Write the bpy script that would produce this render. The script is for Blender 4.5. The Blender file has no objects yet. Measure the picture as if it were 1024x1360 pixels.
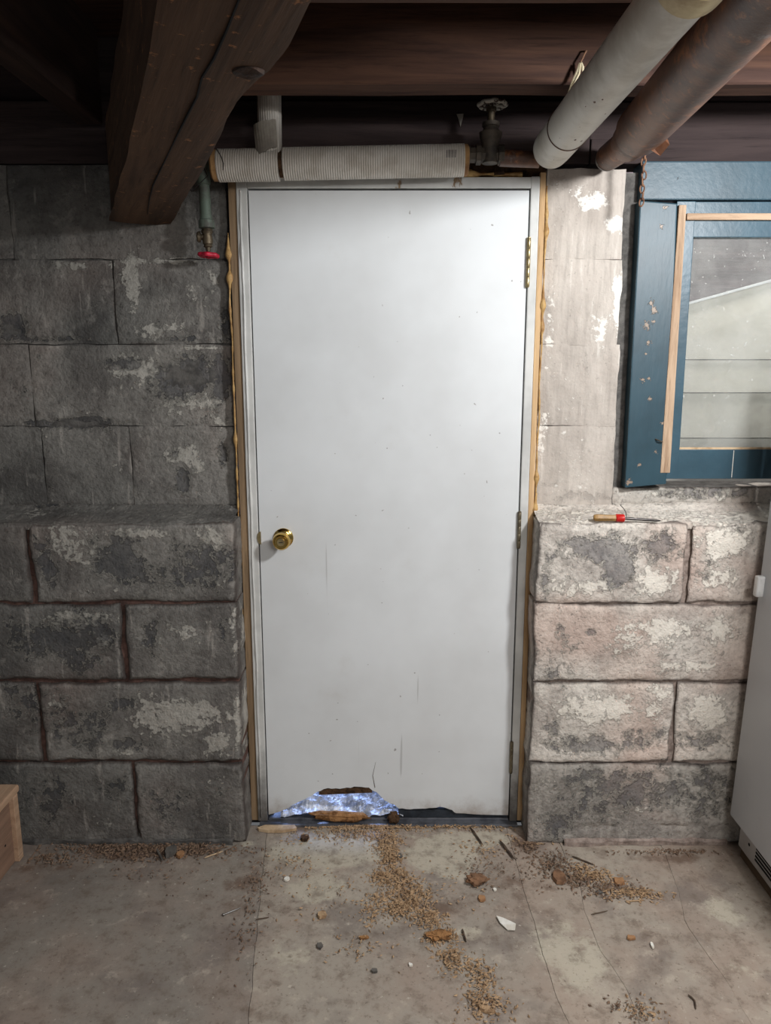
import bpy, bmesh, math, random
import numpy as np
from mathutils import Vector, Matrix, noise

S = bpy.context.scene
COL = S.collection
rnd = random.Random(7)

# ------------------------------------------------------------------ camera, world, light, exposure
F = 1000.0                      # focal length in pixels of a 1024 x 1360 frame
PITCH = math.radians(10.9)
CY, CZ = -2.336, 1.54           # the wall runs along x, the door face is y = 0, floor z = 0
cam_d = bpy.data.cameras.new('camera')
cam_d.sensor_fit = 'AUTO'
cam_d.sensor_width = 36.0
cam_d.lens = F * 36.0 / 1360.0
cam_d.clip_start = 0.02
cam = bpy.data.objects.new('camera', cam_d)
COL.objects.link(cam)
cam.location = (0, CY, CZ)
cam.rotation_euler = (math.pi / 2 - PITCH, 0, 0)
S.camera = cam

world = bpy.data.worlds.new('world')
S.world = world
world.use_nodes = True
bg = world.node_tree.nodes['Background']
bg.inputs[0].default_value = (0.93, 0.96, 1.0, 1)
bg.inputs[1].default_value = 0.13

def lamp(name, kind, loc, energy, color=(1, 1, 1), rot=(0, 0, 0), **kw):
    d = bpy.data.lights.new(name, kind)
    d.energy = energy
    d.color = color
    for k, v in kw.items():
        setattr(d, k, v)
    o = bpy.data.objects.new(name, d)
    o.location = loc
    o.rotation_euler = rot
    COL.objects.link(o)
    return o

lamp('ceiling_lamp', 'POINT', (1.22, -1.30, 2.125), 118.0, (0.97, 0.985, 1.0), shadow_soft_size=0.09)
lamp('fill_light', 'AREA', (0.9, -3.3, 2.1), 30.0, (1.0, 0.97, 0.94), rot=(math.radians(50), 0, math.radians(8)), shape='DISK', size=1.0)  # added fill from behind the camera, not a fixture of the room
lamp('daylight', 'AREA', (0.0, 1.15, 0.9), 26.0, (0.36, 0.52, 1.0), rot=(math.radians(-52), 0, 0), shape='RECTANGLE', size=0.9, size_y=0.5)
lamp('window_daylight', 'AREA', (1.2, 0.42, 2.35), 15.0, (1.0, 0.97, 0.95), rot=(math.radians(22), 0, 0), shape='RECTANGLE', size=0.8, size_y=0.3)

S.view_settings.view_transform = 'Standard'
S.view_settings.look = 'None'
S.view_settings.gamma = 1.0
S.view_settings.use_curve_mapping = False
S.view_settings.exposure = 0.0

# ------------------------------------------------------------------ from photo measurements to places
SP, CP = math.sin(PITCH), math.cos(PITCH)
def ray(px, py):
    a, b = (px - 512) / F, (680 - py) / F
    return Vector((a, CP + b * SP, b * CP - SP))
def at_y(px, py, y):
    r = ray(px, py)
    return Vector((0, CY, CZ)) + r * ((y - CY) / r.y)
def at_z(px, py, z):
    r = ray(px, py)
    return Vector((0, CY, CZ)) + r * ((z - CZ) / r.z)
def at_x(px, py, x):
    r = ray(px, py)
    return Vector((0, CY, CZ)) + r * (x / r.x)

# ------------------------------------------------------------------ materials
def lin(c):
    return tuple(((v / 255) / 12.92 if v / 255 <= 0.04045 else ((v / 255 + 0.055) / 1.055) ** 2.4) for v in c) + (1,)

class M:
    def __init__(self, name, rough=0.8, metal=0.0, spec=0.3):
        self.m = bpy.data.materials.new(name)
        self.m.use_nodes = True
        self.t = self.m.node_tree
        self.b = self.t.nodes['Principled BSDF']
        self.b.inputs['Roughness'].default_value = rough
        self.b.inputs['Metallic'].default_value = metal
        self.b.inputs['Specular IOR Level'].default_value = spec
        self.c = self.n('ShaderNodeTexCoord').outputs['Object']
    def n(self, k):
        return self.t.nodes.new(k)
    def l(self, a, b):
        self.t.links.new(a, b)
    def put(self, sock, v):
        if isinstance(v, (int, float)):
            sock.default_value = v
        elif isinstance(v, (tuple, list)):
            sock.default_value = v
        else:
            self.l(v, sock)
    def map(self, scale=(1, 1, 1), rot=(0, 0, 0), off=(0, 0, 0), src=None):
        n = self.n('ShaderNodeMapping')
        self.l(src or self.c, n.inputs['Vector'])
        n.inputs['Scale'].default_value = scale
        n.inputs['Rotation'].default_value = rot
        n.inputs['Location'].default_value = off
        return n.outputs[0]
    def noise(self, scale, detail=4, rough=0.6, vec=None, dist=0.0):
        n = self.n('ShaderNodeTexNoise')
        self.l(vec or self.c, n.inputs['Vector'])
        n.inputs['Scale'].default_value = scale
        n.inputs['Detail'].default_value = detail
        n.inputs['Roughness'].default_value = rough
        n.inputs['Distortion'].default_value = dist
        return n.outputs['Fac']
    def voro(self, scale, vec=None, feature='F1'):
        n = self.n('ShaderNodeTexVoronoi')
        n.feature = feature
        self.l(vec or self.c, n.inputs['Vector'])
        n.inputs['Scale'].default_value = scale
        return n.outputs['Distance']
    def step(self, v, a, b, lo=0.0, hi=1.0):
        n = self.n('ShaderNodeMapRange')
        n.interpolation_type = 'SMOOTHSTEP'
        self.put(n.inputs['Value'], v)
        for i, q in zip(('From Min', 'From Max', 'To Min', 'To Max'), (a, b, lo, hi)):
            n.inputs[i].default_value = q
        return n.outputs[0]
    def math(self, op, a, b=0.0):
        n = self.n('ShaderNodeMath')
        n.operation = op
        self.put(n.inputs[0], a)
        self.put(n.inputs[1], b)
        return n.outputs[0]
    def mix(self, f, a, b):
        n = self.n('ShaderNodeMix')
        n.data_type = 'RGBA'
        self.put(n.inputs[0], f)
        self.put(n.inputs[6], a)
        self.put(n.inputs[7], b)
        return n.outputs[2]
    def attr(self, name):
        n = self.n('ShaderNodeAttribute')
        n.attribute_name = name
        return n.outputs['Fac']
    def sep(self, vec=None):
        n = self.n('ShaderNodeSeparateXYZ')
        self.l(vec or self.c, n.inputs[0])
        return n.outputs
    def bump(self, h, strength=0.5, dist=0.004):
        n = self.n('ShaderNodeBump')
        n.inputs['Strength'].default_value = strength
        n.inputs['Distance'].default_value = dist
        self.l(h, n.inputs['Height'])
        self.l(n.outputs[0], self.b.inputs['Normal'])
    def color(self, c):
        self.put(self.b.inputs['Base Color'], c)
        return self
    def rough(self, c):
        self.put(self.b.inputs['Roughness'], c)
        return self

def block_material(name, brushed=False):
    """old whitewashed concrete: paint, bare dark patches, chalky bloom; the patches come as attributes of the mesh"""
    m = M(name, 0.92, spec=0.15)
    tint = m.attr('tint')
    base = m.mix(tint, lin((98, 98, 95)), lin((232, 224, 213)))
    base2 = m.mix(tint, lin((72, 72, 71)), lin((194, 185, 176)))
    n1 = m.noise(4.0, 6, 0.62)
    n2 = m.noise(22.0, 8, 0.7)
    n3 = m.noise(75.0, 4, 0.65)
    c = m.mix(m.step(n1, 0.42, 0.62), base, base2)
    c = m.mix(m.step(n2, 0.52, 0.70, 0, 0.55), c, m.mix(tint, lin((58, 58, 58)), lin((148, 141, 134))))
    c = m.mix(m.step(n2, 0.46, 0.34, 0, 0.5), c, m.mix(tint, lin((136, 133, 127)), lin((240, 233, 222))))
    c = m.mix(m.step(n3, 0.42, 0.75, 0, 0.42), c, lin((70, 66, 62)))
    warm = m.noise(2.6, 3, 0.5, m.map(off=(3, 1, 7)))
    c = m.mix(m.math('MULTIPLY', m.step(warm, 0.48, 0.68, 0, 0.5), tint), c, lin((214, 182, 166)))
    def ragged(off, fine):
        big = m.noise(6.5, 9, 0.66, m.map(off=off), 0.6)
        sm = m.noise(fine, 6, 0.7, m.map(off=off))
        return m.math('ADD', m.math('MULTIPLY', m.math('SUBTRACT', big, 0.5), 2.0), m.math('MULTIPLY', m.math('SUBTRACT', sm, 0.5), 2.0))
    pv = m.math('ADD', m.attr('pale'), ragged((5, 2, 1), 48.0))
    pale = m.step(pv, 0.50, 0.68)
    dv = m.math('ADD', m.attr('dark'), ragged((1, 8, 4), 42.0))
    dark = m.step(dv, 0.50, 0.66)
    rim = m.math('MULTIPLY', m.step(dv, 0.36, 0.50), m.step(dv, 0.60, 0.52))
    palec = m.mix(tint, lin((164, 161, 153)), lin((244, 237, 224)))
    c = m.mix(m.math('MULTIPLY', pale, m.step(n3, 0.3, 0.6, 0.55, 0.9)), c, palec)
    c = m.mix(m.math('MULTIPLY', dark, m.step(n2, 0.25, 0.6, 0.95, 0.55)), c, m.mix(tint, lin((56, 58, 62)), lin((112, 110, 112))))
    c = m.mix(m.math('MULTIPLY', rim, m.step(n3, 0.35, 0.6, 0.1, 0.6)), c, palec)
    # hairline drips and pits
    fl = m.noise(40.0, 3, 0.6, m.map(scale=(1, 1, 0.12)))
    c = m.mix(m.step(fl, 0.60, 0.72, 0, 0.3), c, lin((205, 198, 188)))
    if brushed:      # limewash brushed on up and down, over parging
        br = m.noise(60.0, 5, 0.6, m.map(scale=(1, 1, 0.10)))
        bl = m.noise(3.4, 4, 0.55)
        wash = m.mix(m.step(m.noise(5.0, 6, 0.6, m.map(scale=(1, 1, 0.5))), 0.38, 0.68), lin((205, 196, 186)), lin((172, 163, 154)))
        wash = m.mix(m.step(br, 0.45, 0.7, 0, 0.5), wash, lin((152, 143, 135)))
        wash = m.mix(m.step(br, 0.40, 0.28, 0, 0.5), wash, lin((236, 230, 221)))
        wash = m.mix(m.math('MULTIPLY', pale, 0.85), wash, lin((244, 240, 232)))
        wash = m.mix(m.math('MULTIPLY', dark, 0.22), wash, lin((120, 112, 106)))
        c = m.mix(0.86, c, wash)
    pits = m.step(m.noise(120.0, 2, 0.5, m.map(off=(9, 9, 9))), 0.66, 0.74)
    c = m.mix(m.math('MULTIPLY', pits, 0.2 if brushed else 0.5), c, lin((45, 42, 40)))
    c = m.mix(m.step(m.math('ADD', m.attr('edge'), m.math('MULTIPLY', m.math('SUBTRACT', n2, 0.5), 0.7)), 0.3, 0.9, 0, 0.7), c, lin((66, 56, 52)))
    m.color(c)
    h = m.math('ADD', m.math('MULTIPLY', n2, 0.8), m.math('MULTIPLY', n3, 0.5))
    h = m.math('ADD', h, m.math('MULTIPLY', dark, -0.35))
    h = m.math('ADD', h, m.math('MULTIPLY', pale, 0.2))
    h = m.math('ADD', h, m.math('MULTIPLY', rim, 0.25))
    h = m.math('ADD', h, m.math('MULTIPLY', m.noise(9.0, 5, 0.6), 0.9))
    m.bump(h, 0.5 if brushed else 1.0, 0.010)
    return m.m

def wood_material(name, light, dark, axis=0, rot=(0, 0, 0), rough=0.75, scale=1.0, spec=0.2, fleck=0.0):
    m = M(name, rough, spec=spec)
    sc = [14, 14, 14]
    sc[axis] = 0.9
    v = m.map(scale=tuple(s * scale for s in sc), src=m.map(rot=rot))
    g = m.noise(1.6, 6, 0.65, v, 0.6)
    fine = m.noise(7.0, 4, 0.6, v)
    big = m.noise(1.2, 3)
    c = m.mix(m.step(g, 0.32, 0.68), light, dark)
    c = m.mix(m.step(big, 0.45, 0.7, 0, 0.5), c, dark)
    c = m.mix(m.step(fine, 0.55, 0.72, 0, 0.5), c, tuple(q * 0.45 for q in dark[:3]) + (1,))
    if fleck:
        f = m.step(m.noise(34.0, 6, 0.7), 0.60, 0.68, 0, fleck)
        c = m.mix(f, c, lin((170, 118, 78)))
    m.color(c)
    m.bump(m.math('ADD', g, m.math('MULTIPLY', fine, 0.6)), 0.5, 0.004)
    return m.m

def plain_material(name, c1, c2=None, rough=0.6, metal=0.0, scale=20, bump=0.15, spec=0.4, dist=0.002):
    m = M(name, rough, metal, spec)
    c2 = c2 or tuple(q * 0.75 for q in c1[:3]) + (1,)
    n = m.noise(scale, 6, 0.65)
    m.color(m.mix(m.step(n, 0.4, 0.66), c1, c2))
    if bump:
        m.bump(m.noise(scale * 3, 5, 0.6), bump, dist)
    return m.m

def painted_material(name, paint, under, amount=0.60, rough=0.5, scale=16, streak=None, spots=(), grime=False):
    """paint that has chipped down to what lies under it"""
    m = M(name, rough, spec=0.4)
    v = m.map(scale=streak) if streak else m.c
    n = m.noise(scale, 9, 0.68, v)
    chip = m.step(n, amount, amount + 0.025)
    tone = m.noise(5.0, 4)
    for sx_, sz_, sr_ in spots:
        d = m.n('ShaderNodeVectorMath'); d.operation = 'DISTANCE'
        flat = m.map(scale=(1, 0, 1))
        m.l(flat, d.inputs[0]); d.inputs[1].default_value = (sx_, 0, sz_)
        q = m.math('ADD', m.math('DIVIDE', d.outputs['Value'], sr_), m.math('MULTIPLY', m.math('SUBTRACT', m.noise(110.0, 6, 0.75), 0.5), 6.5))
        chip = m.math('MAXIMUM', chip, m.step(q, 0.8, 0.6))
    c = m.mix(m.step(tone, 0.35, 0.7), paint, tuple(q * 0.72 for q in paint[:3]) + (1,))
    c = m.mix(chip, c, under)
    if grime:
        z_ = m.sep()[2]
        g = m.step(m.math('ADD', z_, m.math('MULTIPLY', m.noise(14.0, 6, 0.7), 0.35)), 0.50, 0.16, 0, 0.9)
        c = m.mix(g, c, lin((58, 50, 44)))
    m.color(c)
    h = m.math('ADD', m.math('MULTIPLY', chip, -0.7), m.math('MULTIPLY', m.noise(50.0, 5, 0.6, v), 0.4))
    m.bump(h, 0.6, 0.003)
    return m.m

def door_material():
    m = M('door_paint', 0.42, spec=0.35)
    n = m.noise(2.2, 4)
    c = m.mix(m.step(n, 0.3, 0.75), lin((226, 229, 230)), lin((212, 214, 214)))
    x, y, z = m.sep()
    # grime rising from the sill and rubbed in at the closing edge, a few specks and scuffs
    low = m.step(m.math('ADD', z, m.math('MULTIPLY', m.noise(9.0, 6, 0.7), 0.16)), 0.19, 0.07, 0, 1.0)
    c = m.mix(m.math('MULTIPLY', low, m.step(m.noise(6.0, 5, 0.6), 0.34, 0.58)), c, lin((132, 110, 88)))
    rub = m.step(m.noise(3.2, 7, 0.7, m.map(off=(4, 0, 2))), 0.57, 0.80, 0, 0.30)
    c = m.mix(rub, c, lin((186, 180, 170)))
    speck = m.step(m.noise(46.0, 2, 0.5), 0.73, 0.76)
    c = m.mix(m.math('MULTIPLY', speck, 0.6), c, lin((110, 100, 92)))
    scr = m.step(m.noise(30.0, 1, 0.5, m.map(scale=(1, 1, 0.05), rot=(0, 0.06, 0))), 0.755, 0.775)
    c = m.mix(m.math('MULTIPLY', scr, 0.35), c, lin((130, 126, 122)))
    m.color(c)
    m.bump(m.math('ADD', m.noise(1.8, 2), m.math('MULTIPLY', m.noise(130.0, 2), 0.03)), 0.12, 0.012)
    return m.m

def floor_material():
    m = M('floor_concrete', 0.88, spec=0.2)
    t = m.attr('tint')
    n1 = m.noise(3.0, 7, 0.62)
    n2 = m.noise(16.0, 8, 0.7)
    n3 = m.noise(90.0, 4, 0.6)
    c = m.mix(t, lin((126, 120, 113)), lin((200, 188, 171)))
    c = m.mix(m.step(n1, 0.40, 0.64, 0, 0.8), c, m.mix(t, lin((146, 132, 121)), lin((174, 155, 139))))
    c = m.mix(m.step(m.noise(5.0, 5, 0.6, m.map(off=(7, 3, 0))), 0.5, 0.66, 0, 0.6), c, lin((118, 108, 102)))
    rag = m.math('ADD', m.math('MULTIPLY', m.noise(9.0, 9, 0.68, m.map(off=(5, 2, 1))), 1.5), -0.75)
    pale = m.step(m.math('ADD', m.attr('pale'), rag), 0.34, 0.56)
    c = m.mix(m.math('MULTIPLY', pale, 0.8), c, lin((192, 184, 166)))
    dirt = m.step(m.math('ADD', m.attr('dark'), rag), 0.30, 0.62)
    c = m.mix(m.math('MULTIPLY', dirt, 0.75), c, lin((104, 82, 68)))
    c = m.mix(m.step(n2, 0.48, 0.68, 0, 0.6), c, lin((112, 97, 85)))
    c = m.mix(m.step(n2, 0.45, 0.30, 0, 0.5), c, lin((196, 184, 168)))
    c = m.mix(m.step(m.noise(38.0, 8, 0.75, m.map(off=(4, 4, 4))), 0.54, 0.70, 0, 0.6), c, lin((96, 80, 68)))
    c = m.mix(m.step(n3, 0.60, 0.72, 0, 0.55), c, lin((96, 80, 70)))
    c = m.mix(m.step(m.noise(60.0, 3, 0.6, m.map(off=(2, 6, 1))), 0.66, 0.73, 0, 0.5), c, lin((212, 204, 190)))
    m.color(c)
    h = m.math('ADD', m.math('MULTIPLY', n2, 0.6), m.math('MULTIPLY', n3, 0.25))
    m.bump(h, 0.55, 0.006)
    return m.m

def mortar_material(name, c1, c2):
    m = M(name, 0.95, spec=0.1)
    n = m.noise(30.0, 8, 0.7)
    c = m.mix(m.step(n, 0.35, 0.65), c1, c2)
    c = m.mix(m.step(m.noise(9.0, 6, 0.7), 0.55, 0.68, 0, 0.6), c, tuple(q * 0.5 for q in c1[:3]) + (1,))
    m.color(c)
    m.bump(n, 0.9, 0.008)
    return m.m

def glass_material():
    m = M('dusty_glass', 0.08)
    t = m.t
    out = t.nodes['Material Output']
    tr = m.n('ShaderNodeBsdfTransparent')
    tr.inputs[0].default_value = (0.92, 0.93, 0.92, 1)
    gl = m.n('ShaderNodeBsdfGlossy')
    gl.inputs['Roughness'].default_value = 0.06
    df = m.n('ShaderNodeBsdfDiffuse')
    df.inputs[0].default_value = lin((205, 205, 200))
    fr = m.n('ShaderNodeFresnel')
    fr.inputs[0].default_value = 1.5
    a = m.n('ShaderNodeMixShader')
    m.l(fr.outputs[0], a.inputs[0]); m.l(tr.outputs[0], a.inputs[1]); m.l(gl.outputs[0], a.inputs[2])
    b = m.n('ShaderNodeMixShader')
    dust = m.math('ADD', m.step(m.noise(6.0, 6, 0.7), 0.35, 0.7, 0.10, 0.24), m.step(m.noise(85.0, 2, 0.5), 0.70, 0.74, 0, 0.5))
    m.l(dust, b.inputs[0]); m.l(a.outputs[0], b.inputs[1]); m.l(df.outputs[0], b.inputs[2])
    m.l(b.outputs[0], out.inputs['Surface'])
    return m.m

def rust_pipe_material():
    m = M('rusty_iron', 0.46, 0.0, 0.6)
    n = m.noise(9.0, 7, 0.65)
    c = m.mix(m.step(n, 0.35, 0.65), lin((118, 80, 58)), lin((78, 54, 43)))
    c = m.mix(m.step(m.noise(28.0, 8, 0.7), 0.54, 0.66, 0, 0.7), c, lin((172, 112, 70)))
    c = m.mix(m.step(m.noise(20.0, 5, 0.7, m.map(off=(3, 3, 3))), 0.62, 0.70, 0, 0.6), c, lin((120, 112, 108)))
    m.color(c)
    m.bump(m.noise(45.0, 6, 0.7), 0.5, 0.004)
    return m.m

def ribbed_material():
    """pipe lagging wrapped in ribbed off-white paper, its ribs going round the pipe"""
    m = M('ribbed_lagging', 0.85, spec=0.15)
    w = m.n('ShaderNodeTexWave')
    w.bands_direction = 'X'
    w.inputs['Scale'].default_value = 48.0
    w.inputs['Distortion'].default_value = 1.0
    w.inputs['Detail'].default_value = 1.0
    m.l(m.c, w.inputs['Vector'])
    n = m.noise(14.0, 6, 0.65)
    c = m.mix(m.step(n, 0.4, 0.68), lin((216, 211, 202)), lin((194, 187, 176)))
    c = m.mix(m.step(w.outputs['Fac'], 0.1, 0.7, 0.16, 0.0), c, lin((110, 102, 94)))
    x, y, z = m.sep()
    m.color(c)
    m.bump(w.outputs['Fac'], 0.5, 0.0025)
    return m.m

MT = {}
MT['block'] = block_material('painted_block')
MT['limewash'] = block_material('brushed_limewash', True)
MT['mortar_red'] = mortar_material('old_mortar', lin((112, 86, 78)), lin((78, 62, 57)))
MT['mortar_mix'] = mortar_material('dusty_mortar', lin((176, 160, 150)), lin((124, 110, 102)))
MT['mortar_gray'] = mortar_material('parged_mortar', lin((112, 109, 105)), lin((80, 78, 76)))
MT['mortar_pale'] = mortar_material('pale_mortar', lin((196, 186, 176)), lin((160, 150, 142)))
MT['floor'] = floor_material()
MT['grit'] = mortar_material('dark_grit', lin((74, 62, 54)), lin((48, 40, 36)))
MT['door'] = door_material()
MT['frame_white'] = painted_material('jamb_paint', lin((214, 214, 210)), lin((150, 126, 98)), 0.66, 0.5, 12, (1, 1, 0.35), grime=True)
MT['raw_wood'] = wood_material('raw_jamb_wood', lin((222, 188, 144)), lin((184, 150, 110)), 2)
MT['raw_wood_old'] = wood_material('weathered_jamb_wood', lin((160, 134, 104)), lin((118, 98, 76)), 2)
MT['foam'] = plain_material('spray_foam', lin((198, 162, 104)), lin((150, 110, 64)), 0.55, 0, 30, 0.5, 0.4, 0.004)
MT['beam'] = wood_material('hewn_beam', lin((100, 76, 58)), lin((66, 50, 40)), 1, (0, 0, 0), 0.8, 0.9, 0.2, 0.75)
MT['beam_knot'] = plain_material('dark_knot_wood', lin((62, 44, 34)), lin((36, 27, 23)), 0.85, 0, 60, 0.6)
MT['joist'] = wood_material('joist_wood', lin((94, 67, 53)), lin((62, 44, 38)), 0, rough=0.8)
MT['joist_y'] = wood_material('joist_wood_long', lin((70, 52, 44)), lin((46, 35, 32)), 1, rough=0.85)
MT['rim'] = wood_material('rim_wood', lin((74, 62, 60)), lin((52, 43, 43)), 0, rough=0.85)
MT['blue'] = painted_material('blue_paint', lin((58, 82, 94)), lin((156, 134, 116)), 0.70, 0.42, 14)
WORN = [(lambda p: (p.x - 0.750, p.z - 1.168))(at_y(px, py, 0.0)) + (r_,) for px, py, r_ in [(866, 402, .010), (869, 412, .010), (860, 432, .012), (868, 428, .008), (862, 455, .008), (855, 504, .008), (863, 503, .006), (864, 530, .007), (858, 470, .004), (836, 640, .010), (872, 600, .006), (880, 562, .007), (879, 300, .008), (884, 275, .008), (850, 618, .006)]]
MT['blue_worn'] = painted_material('worn_blue_paint', lin((46, 74, 86)), lin((150, 132, 116)), 0.70, 0.42, 9, (1.6, 1, 0.25), spots=WORN)
MT['blue_dark'] = painted_material('blue_sash_paint', lin((58, 86, 100)), lin((180, 172, 158)), 0.74, 0.38, 16)
MT['tan_strip'] = wood_material('bare_strip_wood', lin((196, 170, 144)), lin((150, 122, 98)), 2, scale=2.0)
MT['tan_strip_x'] = wood_material('bare_strip_wood_across', lin((196, 170, 144)), lin((158, 130, 106)), 0, scale=2.0)
MT['glass'] = glass_material()
MT['pvc'] = plain_material('dusty_plastic_pipe', lin((214, 210, 200)), lin((186, 180, 168)), 0.5, 0, 7, 0.1)
MT['pvc_edge'] = plain_material('yellowed_coupling', lin((206, 190, 150)), lin((172, 150, 112)), 0.6, 0, 12, 0.1)
MT['seal'] = plain_material('brown_joint_cement', lin((116, 92, 78)), lin((88, 68, 58)), 0.7)
MT['rust'] = rust_pipe_material()
MT['ribbed'] = ribbed_material()
MT['cardboard'] = plain_material('cut_lagging_edge', lin((176, 138, 92)), lin((128, 92, 60)), 0.9)
MT['tape'] = plain_material('grey_tape', lin((168, 162, 150)), lin((130, 124, 116)), 0.8, 0, 10)
MT['ink'] = plain_material('black_ink', lin((36, 32, 36)), None, 0.8, bump=0)
MT['iron'] = plain_material('dirty_iron', lin((92, 84, 74)), lin((58, 54, 50)), 0.6, 0.3, 25)
MT['steel'] = plain_material('worn_steel', lin((150, 148, 146)), lin((110, 106, 102)), 0.4, 0.9, 30)
MT['wheel_white'] = painted_material('chipped_white_wheel', lin((196, 192, 182)), lin((74, 60, 52)), 0.52, 0.6, 40)
MT['wheel_red'] = plain_material('red_wheel', lin((200, 34, 62)), lin((150, 24, 44)), 0.45, 0, 40, 0.1)
MT['patina'] = plain_material('green_copper', lin((106, 120, 108)), lin((84, 84, 78)), 0.6, 0.3, 22)
MT['bronze'] = plain_material('old_bronze', lin((104, 92, 74)), lin((66, 58, 48)), 0.5, 0.6, 30)
MT['brass'] = plain_material('polished_brass', lin((222, 190, 112)), lin((206, 168, 92)), 0.16, 1.0, 8, 0.0)
MT['brass_dull'] = plain_material('dull_brass', lin((190, 172, 128)), lin((156, 138, 100)), 0.35, 0.85, 30, 0.1)
MT['hinge_dark'] = plain_material('tarnished_hinge', lin((140, 130, 108)), lin((104, 94, 78)), 0.45, 0.7, 30, 0.1)
MT['rusty_chain'] = plain_material('rusty_chain_iron', lin((140, 104, 80)), lin((92, 64, 50)), 0.75, 0.2, 60)
MT['string'] = plain_material('pale_cord', lin((206, 194, 164)), lin((180, 164, 130)), 0.9)
MT['wire'] = plain_material('dark_wire', lin((40, 36, 34)), None, 0.6)
MT['fridge'] = plain_material('white_enamel', lin((202, 205, 208)), lin((194, 197, 201)), 0.35, 0, 2, 0.03)
MT['fridge_kick'] = plain_material('grey_enamel', lin((178, 176, 174)), lin((160, 156, 152)), 0.5, 0, 6, 0.05)
MT['handle'] = plain_material('white_handle_plastic', lin((232, 232, 230)), None, 0.35, bump=0)
MT['black'] = plain_material('black_recess', lin((22, 22, 24)), None, 0.9, bump=0)
MT['brown_base'] = wood_material('brown_base_wood', lin((110, 92, 72)), lin((78, 64, 50)), 1)
MT['pine'] = wood_material('smooth_pine', lin((196, 164, 136)), lin((170, 138, 112)), 1, rough=0.55, scale=0.8)
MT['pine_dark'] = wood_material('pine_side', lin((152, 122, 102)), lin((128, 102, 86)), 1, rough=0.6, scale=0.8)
MT['amber'] = plain_material('amber_plastic', lin((166, 128, 72)), lin((132, 100, 54)), 0.5, 0, 60, 0.05, 0.6)
MT['red_plastic'] = plain_material('red_plastic', lin((214, 40, 30)), lin((190, 30, 24)), 0.35, bump=0)
MT['dark_steel'] = plain_material('dark_steel', lin((84, 80, 78)), lin((58, 54, 52)), 0.35, 0.9, 40, 0.05)
MT['rot'] = plain_material('rotten_wood', lin((170, 126, 84)), lin((104, 72, 46)), 0.95, 0, 40, 0.9, 0.1, 0.006)
MT['rot_dark'] = plain_material('dark_rotten_wood', lin((92, 70, 52)), lin((54, 42, 34)), 0.95, 0, 40, 0.9, 0.1, 0.006)
MT['gap_navy'] = plain_material('dark_gap_fill', lin((52, 58, 66)), lin((34, 38, 44)), 0.7, 0, 30, 0.5)  # navy puts the gap's darkness into the colour of the added strip
MT['foil'] = plain_material('torn_white_foil', lin((214, 218, 226)), lin((150, 156, 170)), 0.35, 0.2, 30, 0.6, 0.5, 0.006)
MT['alu'] = plain_material('dull_aluminium', lin((128, 130, 136)), lin((96, 98, 104)), 0.45, 0.6, 25, 0.1)
MT['siding'] = plain_material('pale_siding', lin((214, 208, 196)), lin((202, 196, 184)), 0.6, 0, 3, 0.05)
MT['flashing'] = plain_material('white_flashing', lin((236, 238, 240)), None, 0.3, bump=0)
MT['soffit'] = wood_material('dark_soffit', lin((98, 88, 92)), lin((72, 66, 72)), 0)
MT['outside_ground'] = plain_material('outside_ground', lin((62, 62, 64)), lin((40, 40, 44)), 0.95, 0, 20, 0.6)
MT['crumb'] = plain_material('wood_crumbs', lin((186, 156, 122)), lin((138, 110, 82)), 0.95, 0, 60, 0.3)
MT['crumb_dark'] = plain_material('dirt_crumbs', lin((138, 114, 94)), lin((100, 80, 66)), 0.95, 0, 60, 0.3)
MT['chip_white'] = plain_material('white_paint_chip', lin((236, 234, 226)), lin((214, 208, 194)), 0.6, 0, 30)
MT['chip_wood'] = plain_material('pale_wood_sliver', lin((206, 180, 146)), lin((172, 144, 112)), 0.8, 0, 30)
MT['twig'] = plain_material('dry_twig', lin((96, 80, 66)), lin((64, 52, 44)), 0.9, 0, 40)
MT['clod'] = plain_material('brown_clod', lin((138, 104, 78)), lin((98, 72, 54)), 0.95, 0, 30, 0.6)
MT['orange_chip'] = plain_material('orange_chip', lin((172, 130, 92)), lin((140, 102, 70)), 0.9, 0, 30)
MT['slate'] = plain_material('grey_chip', lin((104, 100, 94)), lin((78, 74, 70)), 0.9, 0, 30)

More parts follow.
